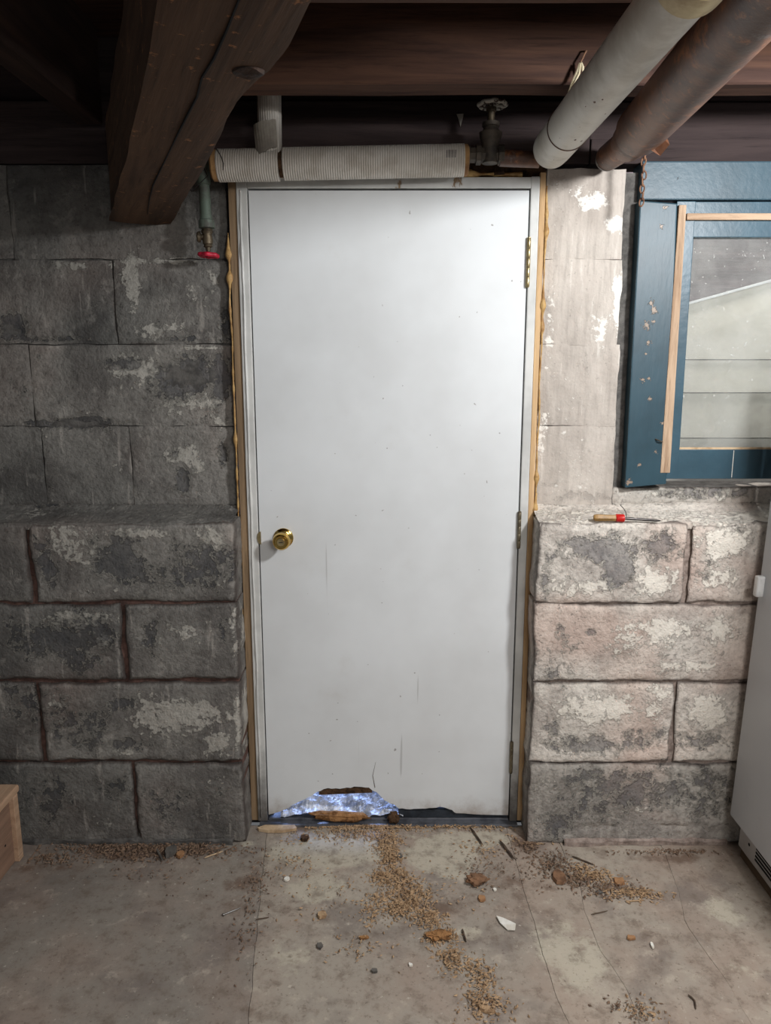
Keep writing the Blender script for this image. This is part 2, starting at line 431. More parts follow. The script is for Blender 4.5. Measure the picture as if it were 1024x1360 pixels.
# ------------------------------------------------------------------ mesh helpers (verts are given in world coordinates)
class MB:
    def __init__(self):
        self.v, self.f = [], []
    def add(self, vs, fs):
        o = len(self.v)
        self.v += [tuple(p) for p in vs]
        self.f += [tuple(i + o for i in f) for f in fs]
        return self
    def box(self, a, b):
        x0, y0, z0 = a; x1, y1, z1 = b
        return self.add([(x0, y0, z0), (x1, y0, z0), (x1, y1, z0), (x0, y1, z0), (x0, y0, z1), (x1, y0, z1), (x1, y1, z1), (x0, y1, z1)],
                        [(0, 3, 2, 1), (4, 5, 6, 7), (0, 1, 5, 4), (1, 2, 6, 5), (2, 3, 7, 6), (3, 0, 4, 7)])
    def hexa(self, p):      # 8 corners, same order as box
        return self.add(p, [(0, 3, 2, 1), (4, 5, 6, 7), (0, 1, 5, 4), (1, 2, 6, 5), (2, 3, 7, 6), (3, 0, 4, 7)])
    def tube(self, pts, radii, seg=20, caps=True):
        pts = [Vector(p) for p in pts]
        if isinstance(radii, (int, float)):
            radii = [radii] * len(pts)
        rings, prev = [], None
        for i, p in enumerate(pts):
            t = (pts[min(i + 1, len(pts) - 1)] - pts[max(i - 1, 0)])
            t = t.normalized() if t.length > 1e-9 else Vector((0, 0, 1))
            if prev is None:
                a = Vector((0, 0, 1)) if abs(t.z) < 0.9 else Vector((1, 0, 0))
                u = t.cross(a).normalized()
            else:
                u = (prev - t * prev.dot(t)).normalized()
            w = t.cross(u)
            prev = u
            rings.append([p + (u * math.cos(2 * math.pi * k / seg) + w * math.sin(2 * math.pi * k / seg)) * radii[i] for k in range(seg)])
        vs = [q for r in rings for q in r]
        fs = []
        for i in range(len(rings) - 1):
            for k in range(seg):
                a, b = i * seg + k, i * seg + (k + 1) % seg
                fs.append((a, b, b + seg, a + seg))
        if caps:
            fs.append(tuple(range(seg - 1, -1, -1)))
            fs.append(tuple((len(rings) - 1) * seg + k for k in range(seg)))
        return self.add(vs, fs)
    def lathe(self, o, axis, prof, seg=28, caps=True):     # prof: (distance along the axis, radius)
        o, axis = Vector(o), Vector(axis).normalized()
        a = Vector((0, 0, 1)) if abs(axis.z) < 0.9 else Vector((1, 0, 0))
        u = axis.cross(a).normalized(); w = axis.cross(u)
        vs, fs = [], []
        for d, r in prof:
            for k in range(seg):
                t = 2 * math.pi * k / seg
                vs.append(o + axis * d + (u * math.cos(t) + w * math.sin(t)) * max(r, 1e-5))
        for i in range(len(prof) - 1):
            for k in range(seg):
                a_, b_ = i * seg + k, i * seg + (k + 1) % seg
                fs.append((a_, b_, b_ + seg, a_ + seg))
        if caps:
            fs.append(tuple(range(seg - 1, -1, -1)))
            fs.append(tuple((len(prof) - 1) * seg + k for k in range(seg)))
        return self.add(vs, fs)
    def torus(self, c, axis, R, r, seg=28, ring=10, stretch=None, wob=0.0, wn=0):
        c, axis = Vector(c), Vector(axis).normalized()
        a = Vector((0, 0, 1)) if abs(axis.z) < 0.9 else Vector((1, 0, 0))
        u = axis.cross(a).normalized(); w = axis.cross(u)
        if stretch:
            w = Vector(stretch[0]).normalized(); u = axis.cross(w).normalized()
        k2 = stretch[1] if stretch else 1.0
        vs, fs = [], []
        for i in range(seg):
            t = 2 * math.pi * i / seg
            RR = R * (1 + wob * math.cos(wn * t))
            d = u * math.cos(t) + w * math.sin(t) * k2
            dn = (u * math.cos(t) * k2 + w * math.sin(t)).normalized()
            for j in range(ring):
                q = 2 * math.pi * j / ring
                vs.append(c + d * RR + dn * r * math.cos(q) + axis * r * math.sin(q))
        for i in range(seg):
            for j in range(ring):
                i2, j2 = (i + 1) % seg, (j + 1) % ring
                fs.append((i * ring + j, i2 * ring + j, i2 * ring + j2, i * ring + j2))
        return self.add(vs, fs)
    def prism(self, poly, fn0, fn1):     # polygon (list of 2-D points) between two maps to 3-D
        n = len(poly)
        vs = [fn0(*p) for p in poly] + [fn1(*p) for p in poly]
        fs = [tuple(range(n)), tuple(range(2 * n - 1, n - 1, -1))]
        for i in range(n):
            j = (i + 1) % n
            fs.append((i, j, n + j, n + i) if False else (j, i, n + i, n + j))
        return self.add(vs, fs)
    def grid(self, nu, nv, fn):
        vs = [fn(i / nu, j / nv) for j in range(nv + 1) for i in range(nu + 1)]
        fs = [(j * (nu + 1) + i, j * (nu + 1) + i + 1, (j + 1) * (nu + 1) + i + 1, (j + 1) * (nu + 1) + i) for j in range(nv) for i in range(nu)]
        return self.add(vs, fs)
    def rough(self, amp, scale, seed=0):
        out = []
        for p in self.v:
            q = Vector(p) * scale + Vector((seed * 3.1, seed * 1.7, seed))
            out.append(tuple(Vector(p) + noise.noise_vector(q) * amp))
        self.v = out
        return self
    def build(self, name, mat, parent=None, loc=None, bevel=0.0, smooth=False, attrs=None, fix=True, mw=None, seg=2):
        """one mesh object; loc is its base when it is top-level, children sit at their parent's base"""
        me = bpy.data.meshes.new(name)
        base = Vector(loc) if loc is not None else Vector((0, 0, 0))
        if parent is not None:
            q = parent
            base = Vector((0, 0, 0))
            while q is not None:
                base = base + q.location
                q = q.parent
        if mw is not None:
            inv = mw.inverted()
            vs = [tuple(inv @ Vector(p)) for p in self.v]
        else:
            vs = [tuple(Vector(p) - base) for p in self.v]
        me.from_pydata(vs, [], self.f)
        if attrs:
            for k, vals in attrs.items():
                a = me.attributes.new(k, 'FLOAT', 'POINT')
                a.data.foreach_set('value', np.asarray(vals, dtype=np.float32))
        if bevel or fix:
            bm = bmesh.new()
            bm.from_mesh(me)
            if fix:
                bmesh.ops.recalc_face_normals(bm, faces=bm.faces)
            if bevel:
                es = [e for e in bm.edges if len(e.link_faces) == 2 and e.calc_face_angle(0) > 0.6]
                bmesh.ops.bevel(bm, geom=es, offset=bevel, segments=seg, profile=0.6, affect='EDGES', clamp_overlap=True)
            bm.to_mesh(me)
            bm.free()
        if smooth:
            me.polygons.foreach_set('use_smooth', [True] * len(me.polygons))
            if smooth != 'all':
                me.set_sharp_from_angle(angle=math.radians(38))
        me.materials.append(MT[mat] if isinstance(mat, str) else mat)
        o = bpy.data.objects.new(name, me)
        COL.objects.link(o)
        if parent is not None:
            o.parent = parent
        elif mw is not None:
            o.matrix_world = mw
        else:
            o.location = base
        return o

def tag(o, label, cat, group=None, kind=None):
    o['label'] = label
    o['category'] = cat
    if group:
        o['group'] = group
    if kind:
        o['kind'] = kind
    return o

def structure(o, label=None, cat=None):
    o['kind'] = 'structure'
    if label:
        o['label'] = label
        o['category'] = cat
    return o

def empty(name, loc=(0, 0, 0)):
    o = bpy.data.objects.new(name, None)
    o.location = loc
    o.empty_display_size = 0.1
    COL.objects.link(o)
    return o

def fbm(p, octv=4):
    return noise.fractal(p, 0.9, 2.1, octv)

def smooth(t):
    t = min(1.0, max(0.0, t))
    return t * t * (3 - 2 * t)

# ------------------------------------------------------------------ masonry walls
YL = -0.108         # face of the thick lower courses
YU = 0.03           # face of the upper courses
Z_LEDGE0, Z_LEDGE1 = 1.074, 1.104

def blots(lst, y):
    """stains measured on the photograph, as ellipses on the wall's own face"""
    out = []
    for px, py, rx, ry, s in lst:
        c = at_y(px, py, y); e = at_y(px + rx, py, y); f = at_y(px, py + ry, y)
        out.append((c.x, c.z, abs(e.x - c.x), abs(f.z - c.z), s))
    return out
def blot_value(bl, x, z):
    v = 0.0
    for cx, cz, rx, rz, s in bl:
        d = ((x - cx) / rx) ** 2 + ((z - cz) / rz) ** 2
        if d < 2.2:
            v = max(v, s * min(1.0, max(0.0, 1.22 - 0.8 * d ** 0.5)))
    return v

DARK_UL = blots([(245, 500, 50, 30, 1), (170, 482, 30, 9, .9), (292, 505, 16, 34, .9), (232, 604, 14, 8, .8), (243, 636, 10, 18, 1), (296, 603, 12, 20, 1),
                 (15, 432, 28, 20, 1), (70, 450, 60, 4, .9), (100, 563, 55, 8, 1.3), (210, 432, 10, 14, .6), (240, 450, 60, 5, .6), (300, 430, 6, 25, .7)], YU)
PALE_UL = blots([(190, 490, 40, 26, .9), (160, 500, 25, 18, .7), (265, 530, 50, 18, .8), (265, 385, 40, 30, .45), (215, 440, 40, 16, .8), (175, 375, 12, 35, .8),
                 (285, 370, 25, 30, .6), (240, 606, 30, 14, .8), (290, 560, 20, 14, .6), (260, 620, 20, 12, .7), (60, 585, 12, 60, .45), (155, 620, 10, 40, .5),
                 (85, 352, 70, 8, .55), (220, 347, 50, 5, .9), (60, 480, 30, 18, .3), (270, 462, 40, 4, .9)], YU)
DARK_LL = blots([(165, 745, 45, 38, .9), (262, 750, 45, 38, .85), (60, 745, 14, 40, .8), (85, 850, 75, 32, .85), (200, 845, 14, 30, .7), (298, 842, 6, 14, .8),
                 (105, 965, 40, 40, .6), (165, 935, 25, 10, .6), (170, 990, 40, 10, .7), (60, 1060, 60, 36, .5), (150, 1050, 30, 40, .5), (250, 1070, 60, 30, .35), (28, 940, 25, 40, .35)], YL)
PALE_LL = blots([(95, 720, 35, 45, .75), (180, 708, 60, 9, 1), (280, 715, 25, 30, .7), (150, 785, 60, 10, .5), (295, 770, 18, 20, .6), (110, 822, 45, 12, .9), (140, 848, 20, 20, .6),
                 (240, 850, 50, 30, .45), (235, 950, 75, 30, .95), (290, 985, 30, 20, .8), (75, 935, 18, 10, .6), (150, 1000, 40, 8, .6), (85, 1020, 60, 6, .6), (270, 1040, 45, 14, .4), (312, 850, 8, 45, .8), (318, 960, 8, 50, .9)], YL)
DARK_LR = blots([(800, 728, 50, 18, 1), (822, 755, 20, 28, 1.1), (765, 722, 20, 6, .9), (870, 728, 36, 22, .8), (735, 738, 5, 4, .8), (935, 760, 30, 20, .4), (780, 990, 55, 16, .8), (735, 970, 14, 16, .6),
                 (850, 980, 40, 16, .8), (935, 985, 40, 14, .7), (785, 840, 8, 5, .9), (740, 870, 30, 40, .25), (820, 1055, 110, 34, .75), (740, 1090, 40, 25, .5), (940, 1060, 40, 40, .6), (725, 760, 6, 40, .4)], YL)
PALE_LR = blots([(775, 780, 70, 14, .8), (870, 770, 36, 20, 1), (965, 720, 40, 22, 1), (955, 770, 40, 20, .7), (830, 850, 30, 26, .75), (880, 835, 40, 14, .9), (900, 885, 70, 10, .95), (955, 840, 26, 30, .7),
                 (805, 940, 60, 24, .9), (870, 935, 20, 26, .7), (940, 945, 32, 30, 1.05), (760, 985, 20, 12, .7), (850, 1075, 40, 7, .7), (735, 1040, 20, 14, .4), (940, 1035, 30, 10, .4), (880, 850, 45, 25, .6)], YL)
DARK_UR = blots([(738, 240, 22, 16, .8), (840, 300, 9, 80, .6), (838, 470, 9, 180, .6), (828, 610, 14, 50, .7), (735, 645, 20, 4, .6), (790, 660, 60, 8, .5), (930, 655, 80, 10, .75), (725, 330, 5, 100, .3)], YU)
PALE_UR = blots([(822, 398, 11, 40, 1.1), (787, 268, 22, 14, .95), (815, 298, 18, 12, .95), (770, 255, 12, 10, .6), (795, 430, 14, 40, .7), (732, 420, 10, 120, .55), (826, 440, 6, 22, 1), (775, 345, 20, 20, .4),
                 (720, 590, 10, 50, .6), (760, 600, 40, 60, .45), (960, 655, 16, 12, .6), (870, 655, 20, 12, .5)], YU)

def block(parent, x0, x1, z0, z1, y, tint, dark, pale, edge_r=0.014, drop=0.011, amp=0.006, depth=0.10, seed=0, holes=(), xs=0.011, slant=0.0, name='concrete_block', ek=1.0, mat='block'):
    """one concrete block: a lumpy face with worn arrises, carried back into the wall"""
    w, h = x1 - x0, z1 - z0
    nu, nv = max(4, int(w / xs)), max(4, int(h / xs))
    vs, fs, at = [], [], {'tint': [], 'dark': [], 'pale': [], 'edge': []}
    ix = {}
    def vert(u, v, k):
        x, z = x0 + u * w, z0 + v * h
        # ragged outline
        e = min(u * w, (1 - u) * w, v * h, (1 - v) * h)
        fall = 1 - smooth(e / 0.05)
        ox = (noise.noise(Vector((x * 9, z * 9, seed * 2.3))) * 0.008 + noise.noise(Vector((x * 30, z * 30, seed))) * 0.004) * fall * (0.6 if ek < 0.9 else 1)
        oz = (noise.noise(Vector((x * 9 + 40, z * 9, seed * 2.3))) * 0.009 + noise.noise(Vector((x * 30 + 40, z * 30, seed))) * 0.004) * fall * (0.6 if ek < 0.9 else 1) + slant * (u - 0.5)
        rr = edge_r * (0.7 + 0.9 * abs(noise.noise(Vector((x * 9, z * 9, seed + 5.0)))))
        f = smooth(e / rr) if rr > 0 else 1
        yy = y + drop * (1 - f) ** 1.5
        yy += fbm(Vector((x * 7, z * 7, seed * 0.7)), 4) * amp + noise.noise(Vector((x * 55, z * 55, 3.0))) * amp * 0.28
        d, p = blot_value(dark, x, z), blot_value(pale, x, z)
        yy += 0.004 * smooth(d) - 0.002 * smooth(p)
        for hx, hz, hrx, hrz, hd in holes:
            q = ((x - hx) / hrx) ** 2 + ((z - hz) / hrz) ** 2 + 0.7 * noise.noise(Vector((x * 40, z * 40, 1)))
            yy += hd * (1 - smooth(q))
        at['tint'].append(tint + 0.12 * noise.noise(Vector((x * 3, z * 3, 8))))
        at['dark'].append(d); at['pale'].append(p); at['edge'].append((1 - smooth(e / (edge_r * 1.1))) * 0.9 * ek * (1.0 if ek > 0.9 else smooth(0.5 + 1.6 * noise.noise(Vector((x * 5, z * 5, 11))))))
        vs.append((x + ox, yy, z + oz))
    for j in range(nv + 1):
        for i in range(nu + 1):
            vert(i / nu, j / nv, 0)
    W = nu + 1
    fs = [(j * W + i, j * W + i + 1, (j + 1) * W + i + 1, (j + 1) * W + i) for j in range(nv) for i in range(nu)]
    ring = [i for i in range(nu)] + [nu + j * W for j in range(nv)] + [nv * W + i for i in range(nu, 0, -1)] + [j * W for j in range(nv, 0, -1)]
    # sides: three rings going back
    prev = ring
    for k, dd in enumerate((0.03, depth * 0.6, depth)):
        new = []
        for r in ring:
            x, yy, z = vs[r]
            new.append(len(vs))
            q = Vector((x * 20, dd * 40, z * 20 + seed))
            vs.append((x + noise.noise(q) * 0.002, y + dd, z + noise.noise(q + Vector((9, 0, 0))) * 0.002))
            at['tint'].append(at['tint'][r]); at['dark'].append(at['dark'][r] * .4); at['pale'].append(at['pale'][r]); at['edge'].append(0.7 if k == 0 else 0.35)
        n = len(ring)
        fs += [(prev[(i + 1) % n], prev[i], new[i], new[(i + 1) % n]) for i in range(n)]
        prev = new
    mb = MB(); mb.v, mb.f = vs, fs
    return mb.build(name, mat, parent, smooth=True, attrs=at, fix=False)

def mortar(parent, name, mat, x0, x1, z0, z1, y, seed, step=0.016, back=0.16, amp=0.004, seg_attr=None):
    nu, nv = int((x1 - x0) / step), max(2, int((z1 - z0) / step))
    mb = MB()
    mb.grid(nu, nv, lambda u, v: (x0 + u * (x1 - x0), y + fbm(Vector(((x0 + u * (x1 - x0)) * 14, (z0 + v * (z1 - z0)) * 14, seed)), 4) * amp, z0 + v * (z1 - z0)))
    n = len(mb.v)
    W = nu + 1
    ring = [i for i in range(nu)] + [nu + j * W for j in range(nv)] + [nv * W + i for i in range(nu, 0, -1)] + [j * W for j in range(nv, 0, -1)]
    base = len(mb.v)
    for r in ring:
        x, yy, z = mb.v[r]
        mb.v.append((x, y + back, z))
    k = len(ring)
    mb.f += [(ring[(i + 1) % k], ring[i], base + i, base + (i + 1) % k) for i in range(k)]
    mb.f.append(tuple(base + i for i in range(k)))
    return mb

XL, XR = -2.0, 1.75
LOW = [(0.003, 0.284), (0.293, 0.560), (0.572, 0.818), (0.827, 1.073)]        # heights of the four lower courses, bottom up
UP = [(1.106, 1.356), (1.359, 1.606), (1.609, 1.856), (1.859, 2.122)]

# ---- left wall
ZTOP = 2.125
wl = mortar(None, '', '', XL, -0.464, 0.0, 1.07, YL + 0.016, 1, amp=0.005).build('wall_left', 'mortar_red', loc=(0, 0, 0), smooth=True)
structure(wl, 'dark grey block wall left of the door, lower courses standing proud', 'wall')
um = mortar(None, '', '', XL, -0.474, 1.07, ZTOP, YU + 0.0095, 2, amp=0.003, back=0.12).build('upper_mortar', 'mortar_gray', wl, smooth=True)
lows = [[(-2.0, -1.712), (-1.703, -0.820), (-0.811, -0.461)],      # bottom course
        [(-2.0, -1.73), (-1.718, -1.105), (-1.094, -0.461)],
        [(-2.0, -1.44), (-1.428, -0.824), (-0.810, -0.461)],
        [(-2.0, -1.70), (-1.690, -1.092), (-1.078, -0.461)]]
sd = 0
for (z0, z1), row in zip(LOW, lows):
    for k, (x0, x1) in enumerate(row):
        sd += 1
        t = 0.20 + 0.10 * math.sin(sd * 2.1)
        block(wl, x0, x1, z0, z1, YL, t, DARK_LL, PALE_LL, seed=sd, depth=0.12, drop=0.008, edge_r=0.009)
hole = lambda px, py, rx, ry, d, y=YU: (lambda c, e, f: (c.x, c.z, abs(e.x - c.x), abs(f.z - c.z), d))(at_y(px, py, y), at_y(px + rx, py, y), at_y(px, py + ry, y))
ups = [[(-2.0, -1.735), (-1.732, -1.119), (-1.116, -0.472)],
       [(-2.0, -1.443), (-1.44, -0.823), (-0.819, -0.472)],
       [(-2.0, -1.72), (-1.717, -1.100), (-1.096, -0.472)],
       [(-2.0, -1.70), (-1.697, -1.081), (-1.077, -0.804), (-0.801, -0.472)]]
HOL = [hole(100, 563, 45, 5, 0.006), hole(105, 568, 20, 6, 0.006), hole(15, 440, 25, 14, 0.006), hole(60, 451, 50, 3, 0.005), hole(245, 497, 52, 28, 0.007), hole(245, 637, 9, 17, 0.006), hole(297, 602, 11, 18, 0.006), hole(8, 325, 9, 8, 0.006)]
for (z0, z1), row in zip(UP, [ups[3], ups[2], ups[1], ups[0]]):
    for k, (x0, x1) in enumerate(row):
        sd += 1
        t = 0.16 + 0.06 * math.sin(sd * 1.7)
        block(wl, x0, x1, z0, z1, YU, t, DARK_UL, PALE_UL, seed=sd, depth=0.10, drop=0.0025, edge_r=0.008, amp=0.005, holes=HOL, ek=0.75)

def ledge(parent, x0, x1, tint, seed, dark, pale):
    """sloping mortar wash on top of the thick courses"""
    n, mdeep = int((x1 - x0) / 0.014), 12
    at = {'tint': [], 'dark': [], 'pale': [], 'edge': []}
    mb = MB()
    def fn(u, v):
        x = x0 + u * (x1 - x0)
        if v < 0.15:
            y, z = YL + 0.008 - 0.004 * (v / 0.15), 1.055 + (Z_LEDGE0 - 1.055) * (v / 0.15)
        else:
            q = (v - 0.15) / 0.85
            y, z = YL + 0.004 + q * (YU + 0.008 - YL), Z_LEDGE0 + q * (Z_LEDGE1 - Z_LEDGE0) + 0.012 * max(0, q - 0.75) / 0.25
        z += fbm(Vector((x * 8, y * 14, seed)), 4) * 0.004
        y += noise.noise(Vector((x * 12, z * 9, seed + 3))) * 0.004
        at['tint'].append(tint); at['dark'].append((0.10 if tint < 0.5 else 0.0) + 0.25 * (v > 0.85)); at['pale'].append((0.25 if tint < 0.5 else 0.45) if v < 0.8 else 0.1); at['edge'].append(0.6 * smooth((v - 0.75) * 4))
        return (x, y, z)
    mb.grid(n, mdeep, fn)
    return mb.build('mortar_ledge', 'block', parent, smooth=True, attrs=at, fix=False)
ledge(wl, XL, -0.466, 0.12, 3, DARK_UL, PALE_UL)

# ---- right wall
wr = mortar(None, '', '', 0.470, XR, 0.0, 1.07, YL + 0.015, 5, amp=0.004).build('wall_right', 'mortar_mix', loc=(0, 0, 0), smooth=True)
structure(wr, 'whitewashed block wall between the door and the refrigerator, lower courses standing proud', 'wall')
WX0, WZ0, WZ1 = 0.750, 1.168, 2.13       # window opening side and heights
pier = mortar(None, '', '', 0.478, WX0 + 0.06, 1.07, ZTOP - 0.02, YU + 0.016, 6, amp=0.003, back=0.12)
pier.build('pier_mortar', 'mortar_gray', wr, smooth=True)
mortar(None, '', '', WX0 + 0.06, XR, 1.07, WZ0 - 0.004, YU + 0.020, 9, amp=0.004, back=0.12).build('sill_mortar', 'mortar_gray', wr, smooth=True)
rows_r = [[(0.466, XR)], [(0.466, 0.912), (0.923, XR)], [(0.466, 1.235), (1.246, XR)], [(0.466, 0.914), (0.928, XR)]]
tints = [[0.50], [0.92, 0.98], [0.88, 0.9], [0.92, 0.98]]
for (z0, z1), row, tt in zip(LOW, rows_r, tints):
    for (x0, x1), t in zip(row, tt):
        sd += 1
        block(wr, x0, x1, z0, z1, YL, t, DARK_LR, PALE_LR, seed=sd, depth=0.12, drop=0.005, edge_r=0.008, amp=0.006, ek=0.91,
              holes=[hole(790, 1100, 40, 5, .006, YL), hole(900, 1098, 40, 4, .006, YL), hole(786, 840, 7, 5, .005, YL)])
for (z0, z1) in UP:
    sd += 1
    block(wr, 0.476, WX0 - 0.035 + 0.008 * math.sin(sd), z0, min(z1 + 0.0025, 2.112), YU, 0.80 if z0 < 1.8 else 0.66, DARK_UR, PALE_UR, seed=sd, depth=0.10, drop=0.0015, edge_r=0.006, amp=0.004, ek=0.22, mat='limewash')
block(wr, WX0 - 0.03, XR, 1.104, WZ0 - 0.006, YU + 0.004, 0.62, DARK_UR, PALE_UR, seed=71, depth=0.08, drop=0.006, edge_r=0.01, amp=0.006, name='sill_block')
ledge(wr, 0.468, XR, 0.95, 7, DARK_UR, PALE_UR)

# rough mortar skirts where the walls meet the floor
def skirt(parent, x0, x1, out, h, seed, mat):
    mb = MB()
    def fn(u, v):
        x = x0 + u * (x1 - x0)
        o = out * (0.6 + 0.5 * noise.noise(Vector((x * 7, seed, 0))))
        p = v * 3
        if p <= 1:
            y, z = YL - o, 0.0005 + h * 0.7 * p
        elif p <= 2:
            y, z = YL - o + (o + 0.004) * (p - 1), h * (0.7 + 0.3 * (p - 1))
        else:
            y, z = YL + 0.004 + 0.01 * (p - 2), h + 0.012 * (p - 2)
        q = fbm(Vector((x * 22, y * 30, z * 30 + seed)), 4)
        return (x, y + 0.003 * q, max(0.0004, z + 0.005 * q * (1 if p > 0.2 else 0)))
    mb.grid(int((x1 - x0) / 0.01), 9, fn)
    return mb.build('mortar_skirt', mat, parent, smooth=True, fix=False)
skirt(wl, -1.9, -0.50, 0.012, 0.018, 3, 'mortar_gray')
skirt(wr, 0.585, 1.12, 0.022, 0.020, 5, 'mortar_mix')

# ------------------------------------------------------------------ floor: cracked slabs over a dark bed
def poly_x(pts):
    w = [at_z(px, py, 0) for px, py in pts]
    w.sort(key=lambda p: p.y)
    ys, xs = [p.y for p in w], [p.x for p in w]
    def fx(y):
        if y <= ys[0]:
            return xs[0] + (y - ys[0]) * (xs[1] - xs[0]) / (ys[1] - ys[0]) * 0.5
        return float(np.interp(y, ys, xs))
    return fx
seam_l = poly_x([(354, 1110), (349, 1150), (345, 1200), (338, 1270), (330, 1360)])
seam_r = poly_x([(676, 1112), (685, 1145), (702, 1200), (722, 1270), (742, 1330), (757, 1360)])
crack_a = poly_x([(745, 1125), (772, 1180), (777, 1210), (786, 1235), (800, 1265), (818, 1290), (836, 1320), (850, 1360)])
crack_b = poly_x([(880, 1125), (902, 1185), (909, 1220), (925, 1248), (945, 1275), (972, 1310), (998, 1360)])
FY0, FY1 = -3.2, -0.012
fl = MB().box((-2.0, FY0, -0.12), (1.75, 0.0, -0.006)).build('floor', 'grit', loc=(0, 0, 0))
structure(fl, 'cracked and stained concrete basement floor', 'floor')
FD = [(-0.0, -0.15, 0.5, 0.10, .35)]
def fblot(lst):
    out = []
    for px, py, rx, ry, s in lst:
        c = at_z(px, py, 0); e = at_z(px + rx, py, 0); f = at_z(px, py + ry, 0)
        out.append((c.x, c.y, abs(e.x - c.x), abs(f.y - c.y), s))
    return out
PALE_F = fblot([(440, 1130, 75, 24, 1), (590, 1135, 50, 32, 1.0), (640, 1115, 40, 12, .8), (560, 1110, 60, 10, .5), (420, 1180, 40, 22, .8), (620, 1240, 30, 16, .6), (400, 1260, 60, 50, .35), (760, 1270, 50, 60, .7), (960, 1210, 40, 25, .6), (990, 1290, 40, 60, .4), (325, 1120, 25, 6, .6)])
DARK_F = fblot([(330, 1180, 40, 50, .5), (470, 1200, 40, 20, .3), (700, 1120, 20, 14, .9), (680, 1180, 40, 40, .45), (580, 1200, 40, 30, .4), (400, 1100, 50, 8, .6), (640, 1200, 60, 20, .5), (880, 1140, 90, 10, .5), (190, 1130, 120, 12, .8), (60, 1150, 80, 12, .5), (730, 1180, 20, 12, .5), (820, 1180, 50, 16, .5), (320, 1330, 30, 40, .5), (830, 1320, 20, 30, .4)])
def slab(f0, f1, tint, seed, gap=0.0006, y1=FY1, name='concrete_slab'):
    L = y1 - FY0
    ny = 150
    wmax = max(abs(f1(y) - f0(y)) for y in (FY0, -1.0, y1))
    nx = max(6, int(wmax / 0.02))
    at = {'tint': [], 'dark': [], 'pale': []}
    mb = MB()
    def fn(u, v):
        y = FY0 + (v ** 0.7) * L
        jl = fbm(Vector((y * 9, 0.3, 1)), 4) * 0.006
        a, b = f0(y), f1(y)
        a += fbm(Vector((y * 12, a * 0 + f0(-1) * 5, 1)), 4) * 0.004 + gap
        b += fbm(Vector((y * 12, f1(-1) * 5, 1)), 4) * 0.004 - gap
        x = a + u * (b - a)
        e = min(u * (b - a), (1 - u) * (b - a))
        z = fbm(Vector((x * 3, y * 3, seed)), 4) * 0.0022 - 0.0014 * (1 - smooth(e / 0.008)) + noise.noise(Vector((x * 40, y * 40, 2))) * 0.0006
        at['tint'].append(tint + 0.2 * noise.noise(Vector((x * 2, y * 2, seed))))
        at['dark'].append(blot_value(DARK_F, x, y)); at['pale'].append(blot_value(PALE_F, x, y))
        return (x, y, z)
    mb.grid(nx, ny, fn)
    W = nx + 1
    ring = [i for i in range(nx)] + [nx + j * W for j in range(ny)] + [ny * W + i for i in range(nx, 0, -1)] + [j * W for j in range(ny, 0, -1)]
    base = len(mb.v)
    for r in ring:
        x, y, z = mb.v[r]
        mb.v.append((x, y, -0.018))
        for k in at:
            at[k].append(at[k][r])
    k = len(ring)
    mb.f += [(ring[(i + 1) % k], ring[i], base + i, base + (i + 1) % k) for i in range(k)]
    return mb.build(name, 'floor', fl, smooth=True, attrs=at, fix=False)
slab(lambda y: -2.0, seam_l, 0.17, 1)
slab(seam_l, seam_r, 0.47, 2)
slab(seam_r, crack_a, 0.56, 3)
slab(crack_a, crack_b, 0.50, 4, gap=0.0004)
slab(crack_b, lambda y: 1.75, 0.50, 5, gap=0.0002)

# ------------------------------------------------------------------ ceiling: deck, joists, rim
ZJ = 2.22
ce = MB().box((-2.0, -3.2, 2.50), (1.75, 0.30, 2.54)).build('ceiling', 'joist', loc=(0, 0, 0))
structure(ce, 'dark plank deck over the joists', 'ceiling')
for i in range(22):
    y = -3.2 + i * 0.158
    MB().box((-1.99, y, 2.478), (1.74, y + 0.15, 2.499)).build('deck_plank', 'joist', ce, bevel=0.002)
def joist(x0, x1, y0, y1, z0, z1, seed):
    mb = MB()
    n = 40
    def prof(u):
        x = x0 + u * (x1 - x0)
        w = noise.noise(Vector((x * 2.3, seed, 0))) * 0.005
        return x, w
    vs, fs = [], []
    for i in range(n + 1):
        x, w = prof(i / n)
        w2 = noise.noise(Vector((x * 3.3, seed + 4, 0))) * 0.004
        c = 0.004
        vs += [(x, y0 + w2 + c, z0 + w), (x, y0 + w2, z0 + w + c), (x, y0 + w2, z1), (x, y1 + w2, z1), (x, y1 + w2, z0 + w + c), (x, y1 + w2 - c, z0 + w)]
    for i in range(n):
        for k in range(6):
            a, b = i * 6 + k, i * 6 + (k + 1) % 6
            fs.append((a, b, b + 6, a + 6))
    fs += [tuple(range(6)), tuple(n * 6 + k for k in range(5, -1, -1))]
    mb.add(vs, fs)
    return mb
J1 = -0.328; J2 = -0.828
joist(-0.56, 1.74, J1, J1 + 0.085, ZJ, 2.478, 1).build('ceiling_joist', 'joist', ce)
joist(-0.36, 1.74, J2, J2 + 0.085, ZJ, 2.478, 2).build('ceiling_joist', 'joist', ce)
joist(-0.2, 1.74, J2 - 0.5, J2 - 0.415, ZJ, 2.478, 3).build('ceiling_joist', 'joist', ce)
for x in (-0.815, -1.30, -1.80):
    m = joist(-3.2, 0.0, 0, 0.075, ZJ + 0.004, 2.478, x * 3)
    m.v = [(x - 0.075 + (q[1]), q[0], q[2]) for q in m.v]
    m.build('ceiling_joist', 'joist_y', ce)
